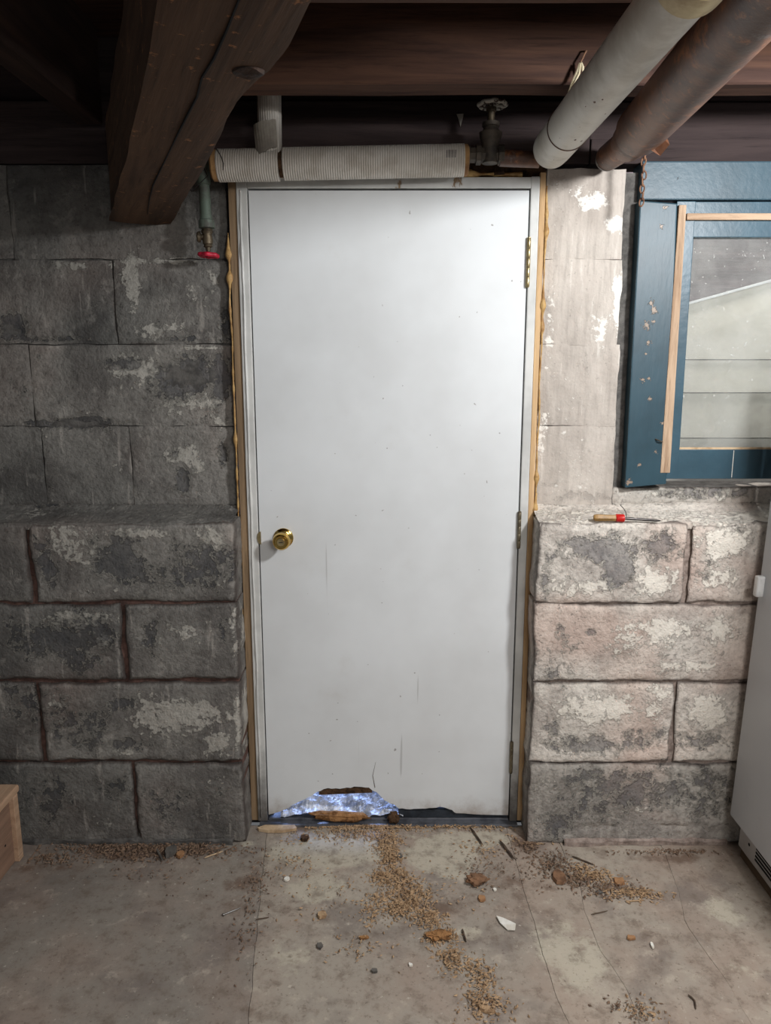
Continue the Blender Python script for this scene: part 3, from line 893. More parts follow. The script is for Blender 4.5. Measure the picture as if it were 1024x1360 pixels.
# rim and plates on top of the masonry
MB().box((-2.0, 0.06, 2.305), (1.74, 0.12, 2.478)).rough(0.002, 3).build('rim_board', 'rim', ce, bevel=0.003)
MB().box((-2.0, YU + 0.008, 2.128), (0.60, 0.14, 2.30)).build('sill_plate', 'rim', ce, bevel=0.004)
MB().box((0.603, YU + 0.005, 2.128), (1.74, 0.14, 2.196)).build('sill_plate', 'rim', ce, bevel=0.004)
MB().box((0.603, YU + 0.022, 2.199), (1.74, 0.14, 2.30)).build('sill_plate', 'rim', ce, bevel=0.004)

# ------------------------------------------------------------------ the hewn beam
ZB = 1.955
left_px = [(150, 289), (157, 262), (171, 219), (186, 155), (203, 89), (219, 0)]
right_px = [(229, 292), (238, 273), (262, 235), (285, 190), (308, 140), (337, 108), (352, 98), (375, 68), (396, 28), (409, 0)]
lw = sorted([at_z(px, py, ZB) for px, py in left_px], key=lambda p: -p.y)
rw = sorted([at_z(px, py, ZB) for px, py in right_px], key=lambda p: -p.y)
d_l = (lw[-1] - lw[0]).normalized(); d_r = (rw[-1] - rw[0]).normalized()
for arr, d in ((lw, d_l), (rw, d_r)):
    arr[:] = [arr[0] - d * 0.10] + arr + [arr[-1] + d * 0.5, arr[-1] + d * 1.3]
axis = (lw[-1] + rw[-1] - lw[0] - rw[0]); axis.z = 0; axis.normalize()
ang = math.atan2(axis.y, axis.x) - math.pi / 2
org = (lw[0] + rw[0]) / 2
BM = Matrix.Translation((org.x, org.y, ZB)) @ Matrix.Rotation(ang, 4, 'Z')
inv = BM.inverted()
ll = [inv @ p for p in lw]; rl = [inv @ p for p in rw]
n = 90
y0 = max(ll[0].y, rl[0].y); y1 = min(ll[-1].y, rl[-1].y)
mb = MB()
vs, fs = [], []
K = 12
for i in range(n + 1):
    y = y0 + (y1 - y0) * i / n
    a = float(np.interp(y, [p.y for p in ll], [p.x for p in ll])) + noise.noise(Vector((y * 6, 0, 0))) * 0.004
    b = float(np.interp(y, [p.y for p in rl], [p.x for p in rl])) + noise.noise(Vector((y * 9, 5, 0))) * 0.003
    wane = 0.012 + 0.012 * smooth(1 - abs(y - 0.45) / 0.4) + 0.006 * noise.noise(Vector((y * 7, 9, 0)))
    H = 0.262
    bz = lambda t: noise.noise(Vector((t * 30, y * 3, 2))) * 0.003 + fbm(Vector((t * 12, y * 7, 4)), 3) * 0.002
    sec = [(a, H), (a - 0.001, 0.10), (a, 0.014), (a + 0.007, 0.003)]
    for t in (0.2, 0.4, 0.6, 0.8):
        sec.append((a + t * (b - a), bz(t)))
    sec += [(b - 0.006, 0.004), (b + 0.004, wane * 0.5), (b + wane * 0.30, wane * 1.1), (b + wane * 0.3, H)]
    for x, z in sec:
        vs.append(BM @ Vector((x, y, z)))
for i in range(n):
    for k in range(K):
        p, q = i * K + k, i * K + (k + 1) % K
        fs.append((p, q, q + K, p + K))
fs += [tuple(range(K)), tuple(n * K + k for k in range(K - 1, -1, -1))]
mb.add(vs, fs)
bo = mb.build('wooden_beam', 'beam', mw=BM, smooth=True)
tag(bo, 'heavy rough-hewn brown timber beam ending in the wall left of the door', 'beam')
def beam_pt(px, py, dz=0.0):
    return at_z(px, py, ZB + dz)
ck = MB()
pts = [beam_pt(*p, -0.0035) for p in [(318, 0), (300, 45), (285, 78), (268, 105), (262, 130), (240, 172), (228, 196), (214, 225), (203, 248), (198, 268), (196, 285)]]
for i in range(len(pts) - 1):
    a, b = pts[i], pts[i + 1]
    w0 = 0.0014 - 0.0009 * abs(i / 9 - 0.3); w1 = 0.0014 - 0.0009 * abs((i + 1) / 9 - 0.3)
    ck.add([a + Vector((-w0, 0, 0)), a + Vector((w0, 0, 0)), b + Vector((w1, 0, 0)), b + Vector((-w1, 0, 0)),
            a + Vector((-w0, 0, .012)), a + Vector((w0, 0, .012)), b + Vector((w1, 0, .012)), b + Vector((-w1, 0, .012))],
           [(0, 1, 2, 3), (4, 7, 6, 5), (0, 4, 5, 1), (1, 5, 6, 2), (2, 6, 7, 3), (3, 7, 4, 0)])
def child_mw(o, parent):
    o.parent = parent
    return o
def build_in(mbx, name, mat, parent, mw, **kw):
    """part of a thing that has its own turned frame"""
    o = mbx.build(name, mat, mw=mw, **kw)
    o.matrix_world = Matrix.Identity(4)
    o.parent = parent
    return o
build_in(ck, 'drying_crack', 'black', bo, BM)['label'] = 'long dark drying crack along the underside'
kc = beam_pt(330, 98, -0.001)
kn = MB().lathe(kc + Vector((0, 0, 0.006)), (0, 0, -1), [(0, 0.024), (0.006, 0.022), (0.0075, 0.016), (0.0065, 0.012), (0.0082, 0.006), (0.0075, 0.001)], 24).rough(0.004, 40, 2)
build_in(kn, 'knot', 'beam_knot', bo, BM, smooth=True)['label'] = 'dark swirling knot at the right arris'

# ------------------------------------------------------------------ door frame
DX0, DX1 = -0.400, 0.420
Z_DT = 2.046
tr = empty('trim_1', (0, 0, 0))
structure(tr, 'white painted door frame with bare wood edges and yellow foam around it', 'door frame')
zb = 0.012
MB().box((DX0 - 0.036, -0.004, zb), (DX0 - 0.004, 0.118, Z_DT + 0.038)).build('jamb', 'frame_white', tr, bevel=0.003)
MB().box((DX1 + 0.004, -0.004, zb), (DX1 + 0.030, 0.118, Z_DT + 0.038)).build('jamb', 'frame_white', tr, bevel=0.003)
MB().box((DX0 - 0.004, -0.004, Z_DT + 0.005), (DX1 + 0.004, 0.118, Z_DT + 0.036)).build('head_jamb', 'frame_white', tr, bevel=0.002)
MB().box((DX0 - 0.060, 0.002, zb), (DX0 - 0.037, 0.120, Z_DT + 0.03)).rough(0.0015, 8).build('bare_edge', 'raw_wood_old', tr, bevel=0.002)
MB().box((DX1 + 0.031, 0.000, zb), (DX1 + 0.048, 0.120, Z_DT + 0.05)).rough(0.0015, 8).build('bare_edge', 'raw_wood', tr, bevel=0.002)
MB().box((DX0 - 0.010, 0.047, zb), (DX0 + 0.012, 0.062, Z_DT)).build('stop_strip', 'frame_white', tr)
MB().box((DX1 - 0.012, 0.047, zb), (DX1 + 0.010, 0.062, Z_DT)).build('stop_strip', 'frame_white', tr)
MB().box((DX0 - 0.06, 0.02, Z_DT + 0.036), (DX1 + 0.05, 0.11, 2.126)).rough(0.003, 14).build('head_packer', 'rot_dark', tr)
# raised caulk bead running down the closing jamb
pts = [(DX0 - 0.024 + 0.003 * noise.noise(Vector((z * 6, 1, 1))), -0.004, z) for z in np.linspace(0.03, Z_DT, 120)]
MB().tube(pts, [0.004 + 0.003 * noise.noise(Vector((p[2] * 20, 3, 0))) for p in pts], 6).build('caulk_bead', 'frame_white', tr, smooth=True)
# spray foam squeezed out along both sides and over the head
def foam(x, y, z0, z1, r, seed, dx=0.006, lumps=()):
    n = int((z1 - z0) / 0.006)
    pts, rad = [], []
    for i in range(n + 1):
        z = z0 + (z1 - z0) * i / n
        pts.append((x + dx * noise.noise(Vector((z * 9, seed, 0))), y + 0.004 * noise.noise(Vector((z * 14, seed, 3))), z))
        q = r * (0.75 + 0.75 * noise.noise(Vector((z * 22, seed, 7))) + 0.35 * noise.noise(Vector((z * 70, seed, 2))))
        for zl, s in lumps:
            q += s * math.exp(-((z - zl) / 0.018) ** 2)
        rad.append(max(0.0015, q))
    return MB().tube(pts, rad, 9)
foam(DX1 + 0.0530, 0.004, 1.15, 2.06, 0.0036, 2, 0.004, [(1.72, .008), (1.98, .005), (1.66, .006), (1.20, .008), (1.93, .006)]).build('foam_bead', 'foam', tr, smooth='all')
foam(DX1 + 0.0530, 0.006, 0.75, 1.15, 0.0050, 9, 0.004, [(1.10, .008), (0.9, .006), (0.86, .007)]).build('foam_bead', 'foam', tr, smooth='all')
foam(DX1 + 0.0535, 0.016, 0.05, 0.75, 0.006, 12, 0.003).build('foam_bead', 'rot_dark', tr, smooth='all')
foam(DX0 - 0.066, 0.008, 0.75, 1.93, 0.0045, 21, 0.004, [(1.02, .006), (1.87, .008), (1.80, .007), (1.32, .006), (0.98, .006)]).build('foam_bead', 'foam', tr, smooth='all')
foam(DX0 - 0.066, 0.016, 0.05, 0.75, 0.005, 23, 0.003).build('foam_bead', 'foam', tr, smooth='all')
m = foam(0, 0.0, -0.30, 0.40, 0.008, 31, 0.004, [(0.19, .012), (0.24, .010), (-0.12, .006)])
m.v = [(q[2], 0.010 + q[1], Z_DT + 0.046 + q[0]) for q in m.v]
m.build('foam_bead', 'foam', tr, smooth='all')
foam(0.33, 0.0, 2.09, 2.12, 0.02, 5).build('foam_bead', 'rot_dark', tr, smooth='all')
# half-round brass strike plate lip, threshold
sz = at_y(344, 714, 0).z
sx = at_y(347, 714, 0).x
MB().prism([(0, -0.021), (0.0, 0.021), (-0.006, 0.019), (-0.0105, 0.012), (-0.0125, 0.0), (-0.0105, -0.012), (-0.006, -0.019)],
           lambda x, z: (sx + x, -0.0065, sz + z), lambda x, z: (sx + x, -0.004, sz + z)).build('strike_plate', 'brass_dull', tr)
MB().box((DX0 - 0.03, -0.022, 0.001), (DX1 + 0.03, 0.10, 0.010)).build('threshold', 'alu', tr, bevel=0.002)
MB().box((DX0 - 0.002, 0.006, 0.0102), (DX1 + 0.002, 0.024, 0.017)).build('threshold', 'alu', tr, bevel=0.002)

# ------------------------------------------------------------------ the door, rotted through at the bottom
hole_px = [(372, 1078), (388, 1069), (404, 1062), (418, 1054), (430, 1048), (446, 1047), (461, 1046), (476, 1045), (490, 1046), (500, 1052), (510, 1062), (517, 1067), (524, 1069), (530, 1074),
           (545, 1075), (560, 1074), (575, 1073), (588, 1072), (597, 1075), (606, 1080), (640, 1082)]
poly = [(DX0, 0.0), (DX0, Z_DT)]
hw = [at_y(px, py, 0.0) for px, py in hole_px]
zbot = at_y(400, 1083, 0).z
poly = [(DX0, Z_DT), (DX0, zbot + 0.003)] + [(p.x, p.z) for p in hw] + [(DX1, zbot + 0.001), (DX1, Z_DT)]
# jitter between the measured points so the torn edge is ragged
fine = []
for i, p in enumerate(poly):
    fine.append(p)
    if 2 <= i < 2 + len(hw) - 1:
        q = poly[i + 1]
        for t in (0.33, 0.66):
            fine.append((p[0] + (q[0] - p[0]) * t + rnd.uniform(-.0015, .0015), p[1] + (q[1] - p[1]) * t + rnd.uniform(-.003, .003)))
md = MB()
md.prism(fine, lambda x, z: (x, 0.0, z), lambda x, z: (x, 0.044, z))
dr = md.build('door_1', 'door', loc=(0, 0, 0))
bm = bmesh.new(); bm.from_mesh(dr.data)
bmesh.ops.triangulate(bm, faces=[f for f in bm.faces if len(f.verts) > 4])
bm.to_mesh(dr.data); bm.free()
structure(dr, 'white painted slab door rotted through at the bottom left', 'door')
# the bottom rail's rotten wood shows under the skin, left of an added dark strip
a, b = at_y(424, 1050, 0.004), at_y(494, 1046, 0.004)
MB().box((0.045, 0.008, 0.0185), (DX1 - 0.004, 0.040, 0.047)).rough(0.004, 30, 5).build('rotten_rail_and_gap_fill', 'gap_navy', dr)  # strip added to block the blue daylight; its navy paints the dark gap
MB().hexa([(a.x, 0.003, a.z - 0.016), (b.x, 0.003, b.z - 0.018), (b.x, 0.041, b.z - 0.022), (a.x, 0.041, a.z - 0.02), (a.x, 0.003, a.z + 0.004), (b.x, 0.003, b.z + 0.003), (b.x, 0.041, b.z + .003), (a.x, 0.041, a.z + .003)]).rough(0.002, 40).build('rotten_rail_and_gap_fill', 'rot_dark', dr)
# knob
kb = at_y(376.5, 714.5, 0)
kp = empty('door_knob', (kb.x, 0, kb.z)); kp.parent = dr
MB().lathe(kb, (0, -1, 0), [(0.0, 0.032), (0.003, 0.0315), (0.007, 0.027), (0.009, 0.020), (0.010, 0.013)], 40).build('rosette', 'brass', kp, smooth=True)
MB().lathe(kb, (0, -1, 0), [(0.009, 0.013), (0.022, 0.012), (0.027, 0.014), (0.032, 0.021), (0.040, 0.0265), (0.048, 0.028), (0.056, 0.0265), (0.061, 0.023), (0.063, 0.021), (0.0615, 0.0195), (0.061, 0.014)], 40).build('knob', 'brass', kp, smooth=True)
MB().lathe(kb, (0, -1, 0), [(0.058, 0.0125), (0.0635, 0.0125), (0.065, 0.0115), (0.065, 0.0001)], 32).build('lock_cylinder', 'brass_dull', kp, smooth=True)
MB().box((kb.x - 0.006, -0.0656, kb.z - 0.0012), (kb.x + 0.006, -0.0648, kb.z + 0.0012)).build('keyhole', 'black', kp)
# hinges: barrel of knuckles with pin ends
def hinge(z0, z1, mat, label):
    h = empty('hinge', (DX1 + 0.003, -0.006, z0)); h.parent = dr
    h['label'] = label
    x, y = DX1 + 0.003, -0.0065
    n = 5
    for i in range(n):
        a, b = z0 + (z1 - z0) * i / n, z0 + (z1 - z0) * (i + 1) / n
        MB().lathe((x, y, a + 0.0004), (0, 0, 1), [(0, 0.0052), (0.001, 0.0058), (b - a - 0.002, 0.0058), (b - a - 0.0008, 0.0052)], 16).build('knuckle', mat, h, smooth=True)
    MB().lathe((x, y, z0 - 0.003), (0, 0, 1), [(0, 0.002), (0.001, 0.0045), (0.003, 0.005)], 14).lathe((x, y, z1), (0, 0, 1), [(0, 0.0055), (0.002, 0.0055), (0.004, 0.003)], 14).build('pin', mat, h, smooth=True)
    MB().box((x + 0.003, -0.0015, z0), (x + 0.013, 0.0005, z1)).build('leaf', mat, h)
hinge(at_y(698, 381, 0).z, at_y(700, 317, 0).z, 'brass_dull', 'brassy upper hinge')
hinge(at_y(684, 727, 0).z, at_y(685, 680, 0).z, 'hinge_dark', 'tarnished middle hinge')
hinge(at_y(673, 1025, 0).z, at_y(675, 985, 0).z, 'hinge_dark', 'tarnished lower hinge')
# hairline split above the hole
p = [at_y(498, 1046, -0.0004), at_y(495, 1030, -0.0004), at_y(499, 1012, -0.0004)]
MB().tube(p, [0.0011, 0.0008, 0.0003], 5).build('split', 'rot_dark', dr)

# torn film and rotten wood lying in the hole
def film(u, v):
    x = -0.36 + 0.42 * u
    y = 0.006 + 0.17 * v
    z = 0.020 + 0.055 * v + 0.030 * fbm(Vector((x * 22, y * 22, 3)), 5) * (0.4 + 0.6 * v) + 0.012 * math.sin(u * 9)
    return (x, y, max(0.0185, z))
fo = MB().grid(70, 34, film).build('torn_foil', 'foil', loc=(-0.15, 0.09, 0.018))
tag(fo, 'crumpled bluish-white torn foil showing through the hole at the bottom of the door', 'foil')
bm = bmesh.new(); bm.from_mesh(fo.data)
bmesh.ops.solidify(bm, geom=list(bm.faces), thickness=-0.0015); bm.to_mesh(fo.data); bm.free()
def lump(c, sx, sy, sz, amp, fr, seed, rx=0.0, rz=0.0, sub=3):
    bm = bmesh.new()
    bmesh.ops.create_icosphere(bm, subdivisions=sub, radius=1.0)
    R = Matrix.Rotation(rz, 3, 'Z') @ Matrix.Rotation(rx, 3, 'Y')
    mb = MB()
    for v in bm.verts:
        d = v.co.normalized()
        k = 1 + amp * fbm(d * fr + Vector((seed, seed * 2, 0)), 3)
        q = Vector((d.x * sx * k, d.y * sy * k, d.z * sz * k))
        mb.v.append(tuple(Vector(c) + R @ q))
    mb.f = [tuple(v.index for v in f.verts) for f in bm.faces]
    bm.free()
    return mb
def settle(mb, z=0.0):
    lo = min(p[2] for p in mb.v)
    mb.v = [(p[0], p[1], p[2] - lo + z) for p in mb.v]
    return mb
def base_of(mb):
    xs, ys, zs = zip(*mb.v)
    return (sum(xs) / len(xs), sum(ys) / len(ys), min(zs))
c = at_y(452, 1077, -0.002)
w = settle(lump(c, 0.100, 0.016, 0.017, 0.35, 2.2, 4, 0.05), 0.0105)
tag(w.build('rotten_board', 'rot', loc=base_of(w), smooth=True), 'long tan piece of rotten wood lying in the hole on the threshold', 'wood scrap')
c = at_y(523, 1068, -0.01)
w = settle(lump(c, 0.020, 0.014, 0.020, 0.5, 2.5, 9), 0.0105)
tag(w.build('rotten_chunk', 'rot_dark', loc=base_of(w), smooth=True), 'small dark rotten chunk at the right corner of the hole in the door', 'wood scrap')

# outside ground behind the door and the far side of the door well
og = MB().box((-0.8, 0.10, -0.06), (0.8, 1.6, 0.004)).build('outside_ground', 'outside_ground', loc=(0, 0, 0))
og['kind'] = 'structure'

# ------------------------------------------------------------------ window
wi = empty('window_1', (WX0, 0, WZ0))
structure(wi, 'blue painted basement window with bare wooden strips and dusty glass', 'window')
yc = 0.004
ctop = at_y(850, 266, yc).z
ca = [at_y(850, 266, yc), at_y(900, 270, yc), at_y(884, 636, yc), at_y(830, 648, yc)]
def quad_board(p4, y0_, y1_):
    (a, b, c_, d) = p4
    return MB().hexa([(d.x, y0_, d.z), (c_.x, y0_, c_.z), (c_.x, y1_, c_.z), (d.x, y1_, d.z), (a.x, y0_, a.z), (b.x, y0_, b.z), (b.x, y1_, b.z), (a.x, y1_, a.z)])
c2 = at_y(885, 643, yc)
casing = quad_board([ca[0], ca[1], c2, ca[3]], yc, 0.10)
casing.build('side_casing', 'blue_worn', wi, bevel=0.004)
h0 = at_y(862, 264, 0.0).z; h1 = at_y(862, 212, 0.0).z
MB().box((WX0 + 0.0, 0.014, h0), (XR, 0.10, h1)).build('head_casing', 'blue', wi, bevel=0.004)
# sash 1.5 cm behind the casing
ys = 0.022
sl_top, sl_bot = at_y(901, 275, ys), at_y(886, 636, ys)
gl_t, gl_b = at_y(921, 315, ys), at_y(903, 597, ys)
MB().hexa([(sl_bot.x - .005, ys, sl_bot.z), (gl_b.x, ys, sl_bot.z), (gl_b.x, ys + .04, sl_bot.z), (sl_bot.x - .005, ys + .04, sl_bot.z),
           (sl_top.x - .005, ys, h0 - .002), (gl_t.x, ys, h0 - .002), (gl_t.x, ys + .04, h0 - .002), (sl_top.x - .005, ys + .04, h0 - .002)]).build('sash_stile', 'blue_dark', wi, bevel=0.002)
MB().box((gl_t.x - 0.004, ys + .0015, gl_t.z), (XR, ys + .038, h0 - .003)).build('top_rail', 'blue_dark', wi, bevel=0.002)
jx = at_y(974, 615, ys).x
MB().box((gl_b.x - 0.004, ys + .0015, sl_bot.z), (jx - 0.0012, ys + .038, gl_b.z)).build('bottom_rail', 'blue_dark', wi, bevel=0.002)
MB().box((jx + 0.0012, ys + .0015, sl_bot.z), (XR, ys + .038, gl_b.z)).build('bottom_rail', 'blue_dark', wi, bevel=0.002)
MB().box((jx - 0.0012, ys + .004, sl_bot.z + 0.004), (jx + 0.0012, ys + .03, gl_b.z - 0.003)).build('joint_filler', 'chip_white', wi)
MB().box((gl_b.x, ys + 0.003, gl_b.z), (XR, ys + 0.012, gl_b.z + 0.006)).rough(0.0015, 60).build('putty_bead', 'chip_wood', wi)
MB().box((gl_b.x - 0.02, ys + .018, gl_b.z - 0.01), (XR, ys + .022, gl_t.z + 0.01)).build('window_pane', 'glass', wi)
# bare strips
v0, v1, v2, v3 = at_y(902, 272, yc - .001), at_y(912, 272, yc - .001), at_y(890, 628, yc - .001), at_y(877, 628, yc - .001)
quad_board([v0, v1, v2, v3], yc - .002, ys + 0.001).rough(0.0012, 9).build('bare_strip', 'tan_strip', wi, bevel=0.002)
t0, t1 = at_y(913, 283, ys - .012), at_y(1024, 292, ys - .012)
MB().box((t0.x, ys - 0.012, t1.z), (XR, ys + 0.001, t0.z)).rough(0.0012, 9).build('bare_strip', 'tan_strip_x', wi, bevel=0.002)
q = at_y(876, 585, yc - 0.004)
MB().tube([q + Vector((-.012, .003, .004)), q + Vector((-.004, -.006, 0)), q + Vector((.008, -.004, -.004)), q + Vector((.010, .004, -.004))], 0.0022, 8).build('turn_catch', 'iron', wi, smooth=True)

# view through the window: pale siding under a slanting white edge, dark soffit above
YS = 0.50
si = empty('exterior_siding', (1.3, YS, 0.9))
tag(si, 'pale horizontal siding boards seen outside through the window', 'siding')
ze = [at_y(950, py, YS).z for py in (640, 581, 521, 477)]
e0, e1, e2 = at_y(905, 407, YS), at_y(985, 385, YS), at_y(1100, 372, YS)
x_a, x_b = 0.95, 2.0
for i in range(3):
    MB().hexa([(x_a, YS - .010, ze[i]), (x_b, YS - .010, ze[i]), (x_b, YS + .02, ze[i]), (x_a, YS + .02, ze[i]),
               (x_a, YS, ze[i + 1] - .004), (x_b, YS, ze[i + 1] - .004), (x_b, YS + .02, ze[i + 1] - .004), (x_a, YS + .02, ze[i + 1] - .004)]).build('siding_board', 'siding', si)
sl = (e1.z - e0.z) / (e1.x - e0.x)
zt = lambda x: e0.z + sl * (x - e0.x)
MB().hexa([(x_a, YS - .010, ze[3]), (x_b, YS - .010, ze[3]), (x_b, YS + .02, ze[3]), (x_a, YS + .02, ze[3]),
           (x_a, YS, zt(x_a)), (x_b, YS, zt(x_b)), (x_b, YS + .02, zt(x_b)), (x_a, YS + .02, zt(x_a))]).build('siding_board', 'siding', si)
MB().hexa([(x_a, YS - .014, zt(x_a)), (x_b, YS - .014, zt(x_b)), (x_b, YS + .02, zt(x_b)), (x_a, YS + .02, zt(x_a)),
           (x_a, YS - .014, zt(x_a) + .008), (x_b, YS - .014, zt(x_b) + .008), (x_b, YS + .02, zt(x_b) + .008), (x_a, YS + .02, zt(x_a) + .008)]).build('edge_flashing', 'flashing', si)
so = MB().box((0.7, YS + 0.03, 0.8), (2.3, YS + 0.06, 2.9)).build('backing_boards', 'soffit', loc=(1.4, YS + 0.045, 0.8))
tag(so, 'dark boarding above the slanting white edge outside the window', 'boarding')

# ------------------------------------------------------------------ pipes
# white plastic drain pipe under the joists
A = at_y(737, 200, CY + 2.20); B = at_y(905, 0, CY + 1.36)
A.z = 2.128; r = 0.052
A = at_z(734, 196, 2.125); B = at_z(893, 0, 2.125)
dirp = (B - A).normalized()
pv = MB()
elbow = [A + Vector((0, 0.055, 0.05)), A + Vector((0, 0.045, 0.018)), A + Vector((0, 0.025, 0.004)), A]
pv.tube([A - dirp * 0.045 + Vector((0, 0, 0.03)), A - dirp * 0.038 + Vector((0, 0, .012)), A - dirp * 0.026 + Vector((0, 0, .004)), A - dirp * 0.01, A + dirp * 0.02, B + dirp * 0.10], [0.014, 0.034, 0.046, r - 0.001, r, r], 40)
po = pv.build('drain_pipe', 'pvc', loc=tuple(A), smooth=True)
tag(po, 'long white plastic drain pipe running out under the joists above the door', 'pipe')
t = 0.17
c = A + dirp * t
MB().torus(c, dirp, r + 0.0005, 0.0018, 40, 8).build('joint_line', 'seal', po, smooth=True)
MB().lathe(B + dirp * 0.075, dirp, [(0, r + .001), (0.0, r + .007), (0.06, r + .007), (0.06, r)], 40).build('coupling', 'pvc_edge', po, smooth=True)
s1 = A + dirp * 0.10
def on_pipe(A, d, t, ang, r):
    u = d.cross(Vector((0, 0, 1))).normalized(); w_ = u.cross(d).normalized()
    return A + d * t + (u * math.cos(ang) + w_ * math.sin(ang)) * r
sm = MB()
for k in range(16):
    t_ = rnd.uniform(0.02, 0.55); an = rnd.uniform(-2.6, -0.6); q = on_pipe(A, dirp, t_, an, r + 0.0002)
    nrm = (q - (A + dirp * t_)).normalized(); w_ = nrm.cross(dirp)
    s = rnd.uniform(0.001, 0.004)
    sm.add([q + dirp * s * 2, q + w_ * s, q - dirp * s * 1.6, q - w_ * s * .8, q + nrm * 0.0006], [(0, 1, 4), (1, 2, 4), (2, 3, 4), (3, 0, 4)])
sm.build('dirt_spot', 'seal', po)['kind'] = 'stuff'

# rusty iron drain with its hub, clean-out stub and wedge
A2 = at_z(848, 176, 2.128); B2 = at_z(1008, 0, 2.128)
d2 = (B2 - A2).normalized(); r2 = 0.062
ip = MB().tube([A2, A2 + d2 * 0.02, B2 + d2 * 0.30], [r2 - .004, r2, r2], 40).build('iron_pipe', 'rust', loc=tuple(A2), smooth=True)
tag(ip, 'thick rusty iron pipe with a bright edge beside the white drain pipe', 'pipe')
MB().lathe(A2 - d2 * 0.10, d2, [(0, 0.030), (0.0, 0.046), (0.03, 0.05), (0.07, 0.052), (0.10, 0.050)], 36).build('hub', 'rust', ip, smooth=True)
C2 = at_y(806, 211, -0.03)
mid = A2 - d2 * 0.06
st = MB().tube([C2 + Vector((0, -0.002, 0)), C2 + Vector((0.004, 0.0, 0.004)), (C2 + mid) / 2, mid], [0.034, 0.036, 0.038, 0.04], 30).build('cleanout_stub', 'rust', ip, smooth=True)
ax = (C2 - mid).normalized()
MB().torus(C2 + ax * 0.002, ax, 0.030, 0.0035, 36, 8).build('bright_ring', 'steel', ip, smooth=True)['label'] = 'bright worn ring on the stub'
g = at_z(872, 195, 2.075)
MB().add([g + Vector(v) for v in [(-.05, .0, .012), (0.0, .01, -.004), (.025, -.02, .0), (.03, .02, .03), (-.04, .03, .03), (0.012, 0.004, -.02), (0.0, 0.0, .03)]],
         [(0, 1, 5), (1, 2, 5), (2, 3, 6), (3, 4, 6), (4, 0, 6), (0, 1, 6), (1, 2, 6), (0, 5, 4), (5, 2, 3), (5, 3, 4)]).build('joint_flange', 'rust', ip)

# lagged pipe over the door
YP = -0.085
def P(px, py): return at_y(px, py, YP)
La, Lb = P(290, 220), P(371, 219)
Lc, Ld = P(377, 218), P(616, 213)
rl_ = 0.043
lp = MB().tube([La, Lb], rl_, 36).build('lagged_pipe', 'ribbed', loc=tuple(La), smooth=True)
tag(lp, 'short off-white lagged pipe above the door with a branch rising from it', 'pipe')
MB().lathe(La + Vector((-0.018, 0, 0)), (1, 0, 0), [(0, 0.018), (0.0, 0.036), (0.005, 0.0415), (0.0185, 0.0415), (0.0185, 0.02)], 30).build('cut_end', 'cardboard', lp, smooth=True)
U0, U1 = P(359, 215), P(357, 100)
MB().tube([U0, U1, U1 + Vector((0, 0, 0.12))], 0.033, 30).build('riser', 'ribbed', lp, smooth=True)['label'] = 'upright branch wrapped like the rest'
tp = [P(338, 168), P(369, 165), P(371, 200), P(343, 211)]
nb = 8
tapem = MB()
vs = []
cxr = (U0.x + U1.x) / 2
for j in range(2):
    a, b = (tp[0], tp[1]) if j == 0 else (tp[3], tp[2])
    for i in range(nb + 1):
        t_ = i / nb
        x = a.x + (b.x - a.x) * t_
        dxr = (x - cxr) / 0.045
        vs.append((x, YP - 0.046 * math.sqrt(max(0.05, 1 - min(0.95, dxr * dxr))) - 0.001, a.z + (b.z - a.z) * t_ + rnd.uniform(-.002, .002)))
W = nb + 1
n0 = len(vs)
vs += [(x, y + 0.0025, z) for x, y, z in vs]
fs = []
for i in range(nb):
    fs += [(i, i + 1, W + i + 1, W + i), (n0 + i + 1, n0 + i, n0 + W + i, n0 + W + i + 1), (i + 1, i, n0 + i, n0 + i + 1), (W + i, W + i + 1, n0 + W + i + 1, n0 + W + i)]
fs += [(0, W, n0 + W, n0), (nb, n0 + nb, n0 + W + nb, W + nb)]
tapem.add(vs, fs).build('tape_patch', 'tape', lp)['label'] = 'grey patch of cloth tape'
MB().tube([Lb - Vector((.004, 0, 0)), Lc + Vector((.004, 0, 0))], 0.034, 24).build('bare_gap', 'rot_dark', lp, smooth=True)
wpts = [La + Vector(v) for v in [(0.003, -0.03, 0.036), (0.018, -0.044, 0.012), (0.024, -0.046, -0.006), (0.022, -0.045, -0.022)]]
MB().tube(wpts, 0.0011, 6).build('tie_wire', 'wire', lp, smooth=True)

lq = MB().tube([Lc, Ld], rl_, 36).build('lagged_pipe', 'ribbed', loc=tuple(Lc), smooth=True)
tag(lq, 'long off-white lagged pipe across the door head with black printed bars', 'pipe')
MB().lathe(Ld + Vector((-0.004, 0, 0)), (1, 0, 0), [(0, 0.02), (0.0, 0.0415), (0.014, 0.041), (0.017, 0.034), (0.016, 0.02)], 30).build('cut_end', 'cardboard', lq, smooth=True)
pd = (Ld - Lc).normalized()
for k in range(7):
    px0 = 591.5 + k * 1.9
    hgt = (0.0105, 0.0105, 0.009, 0.0105, 0.0105, 0.010, 0.009)[k]
    bw = (0.0016, 0.0010, 0.0020, 0.0010, 0.0018, 0.0010, 0.0016)[k]
    cx_ = P(px0, 209).x
    cz_ = Lc.z + (Ld.z - Lc.z) * (cx_ - Lc.x) / (Ld.x - Lc.x)
    vs = []
    for i in range(5):
        an = math.radians(-4 + 28 * i / 4) 
        for s in (-1, 1):
            vs.append((cx_ + s * bw / 2 + 0.0012 * i / 4, YP - (rl_ + 0.0006) * math.cos(an), cz_ + (rl_ + 0.0006) * math.sin(an)))
    MB().add(vs, [(2 * i, 2 * i + 1, 2 * i + 3, 2 * i + 2) for i in range(4)]).build('printed_bar', 'ink', lq, fix=False)

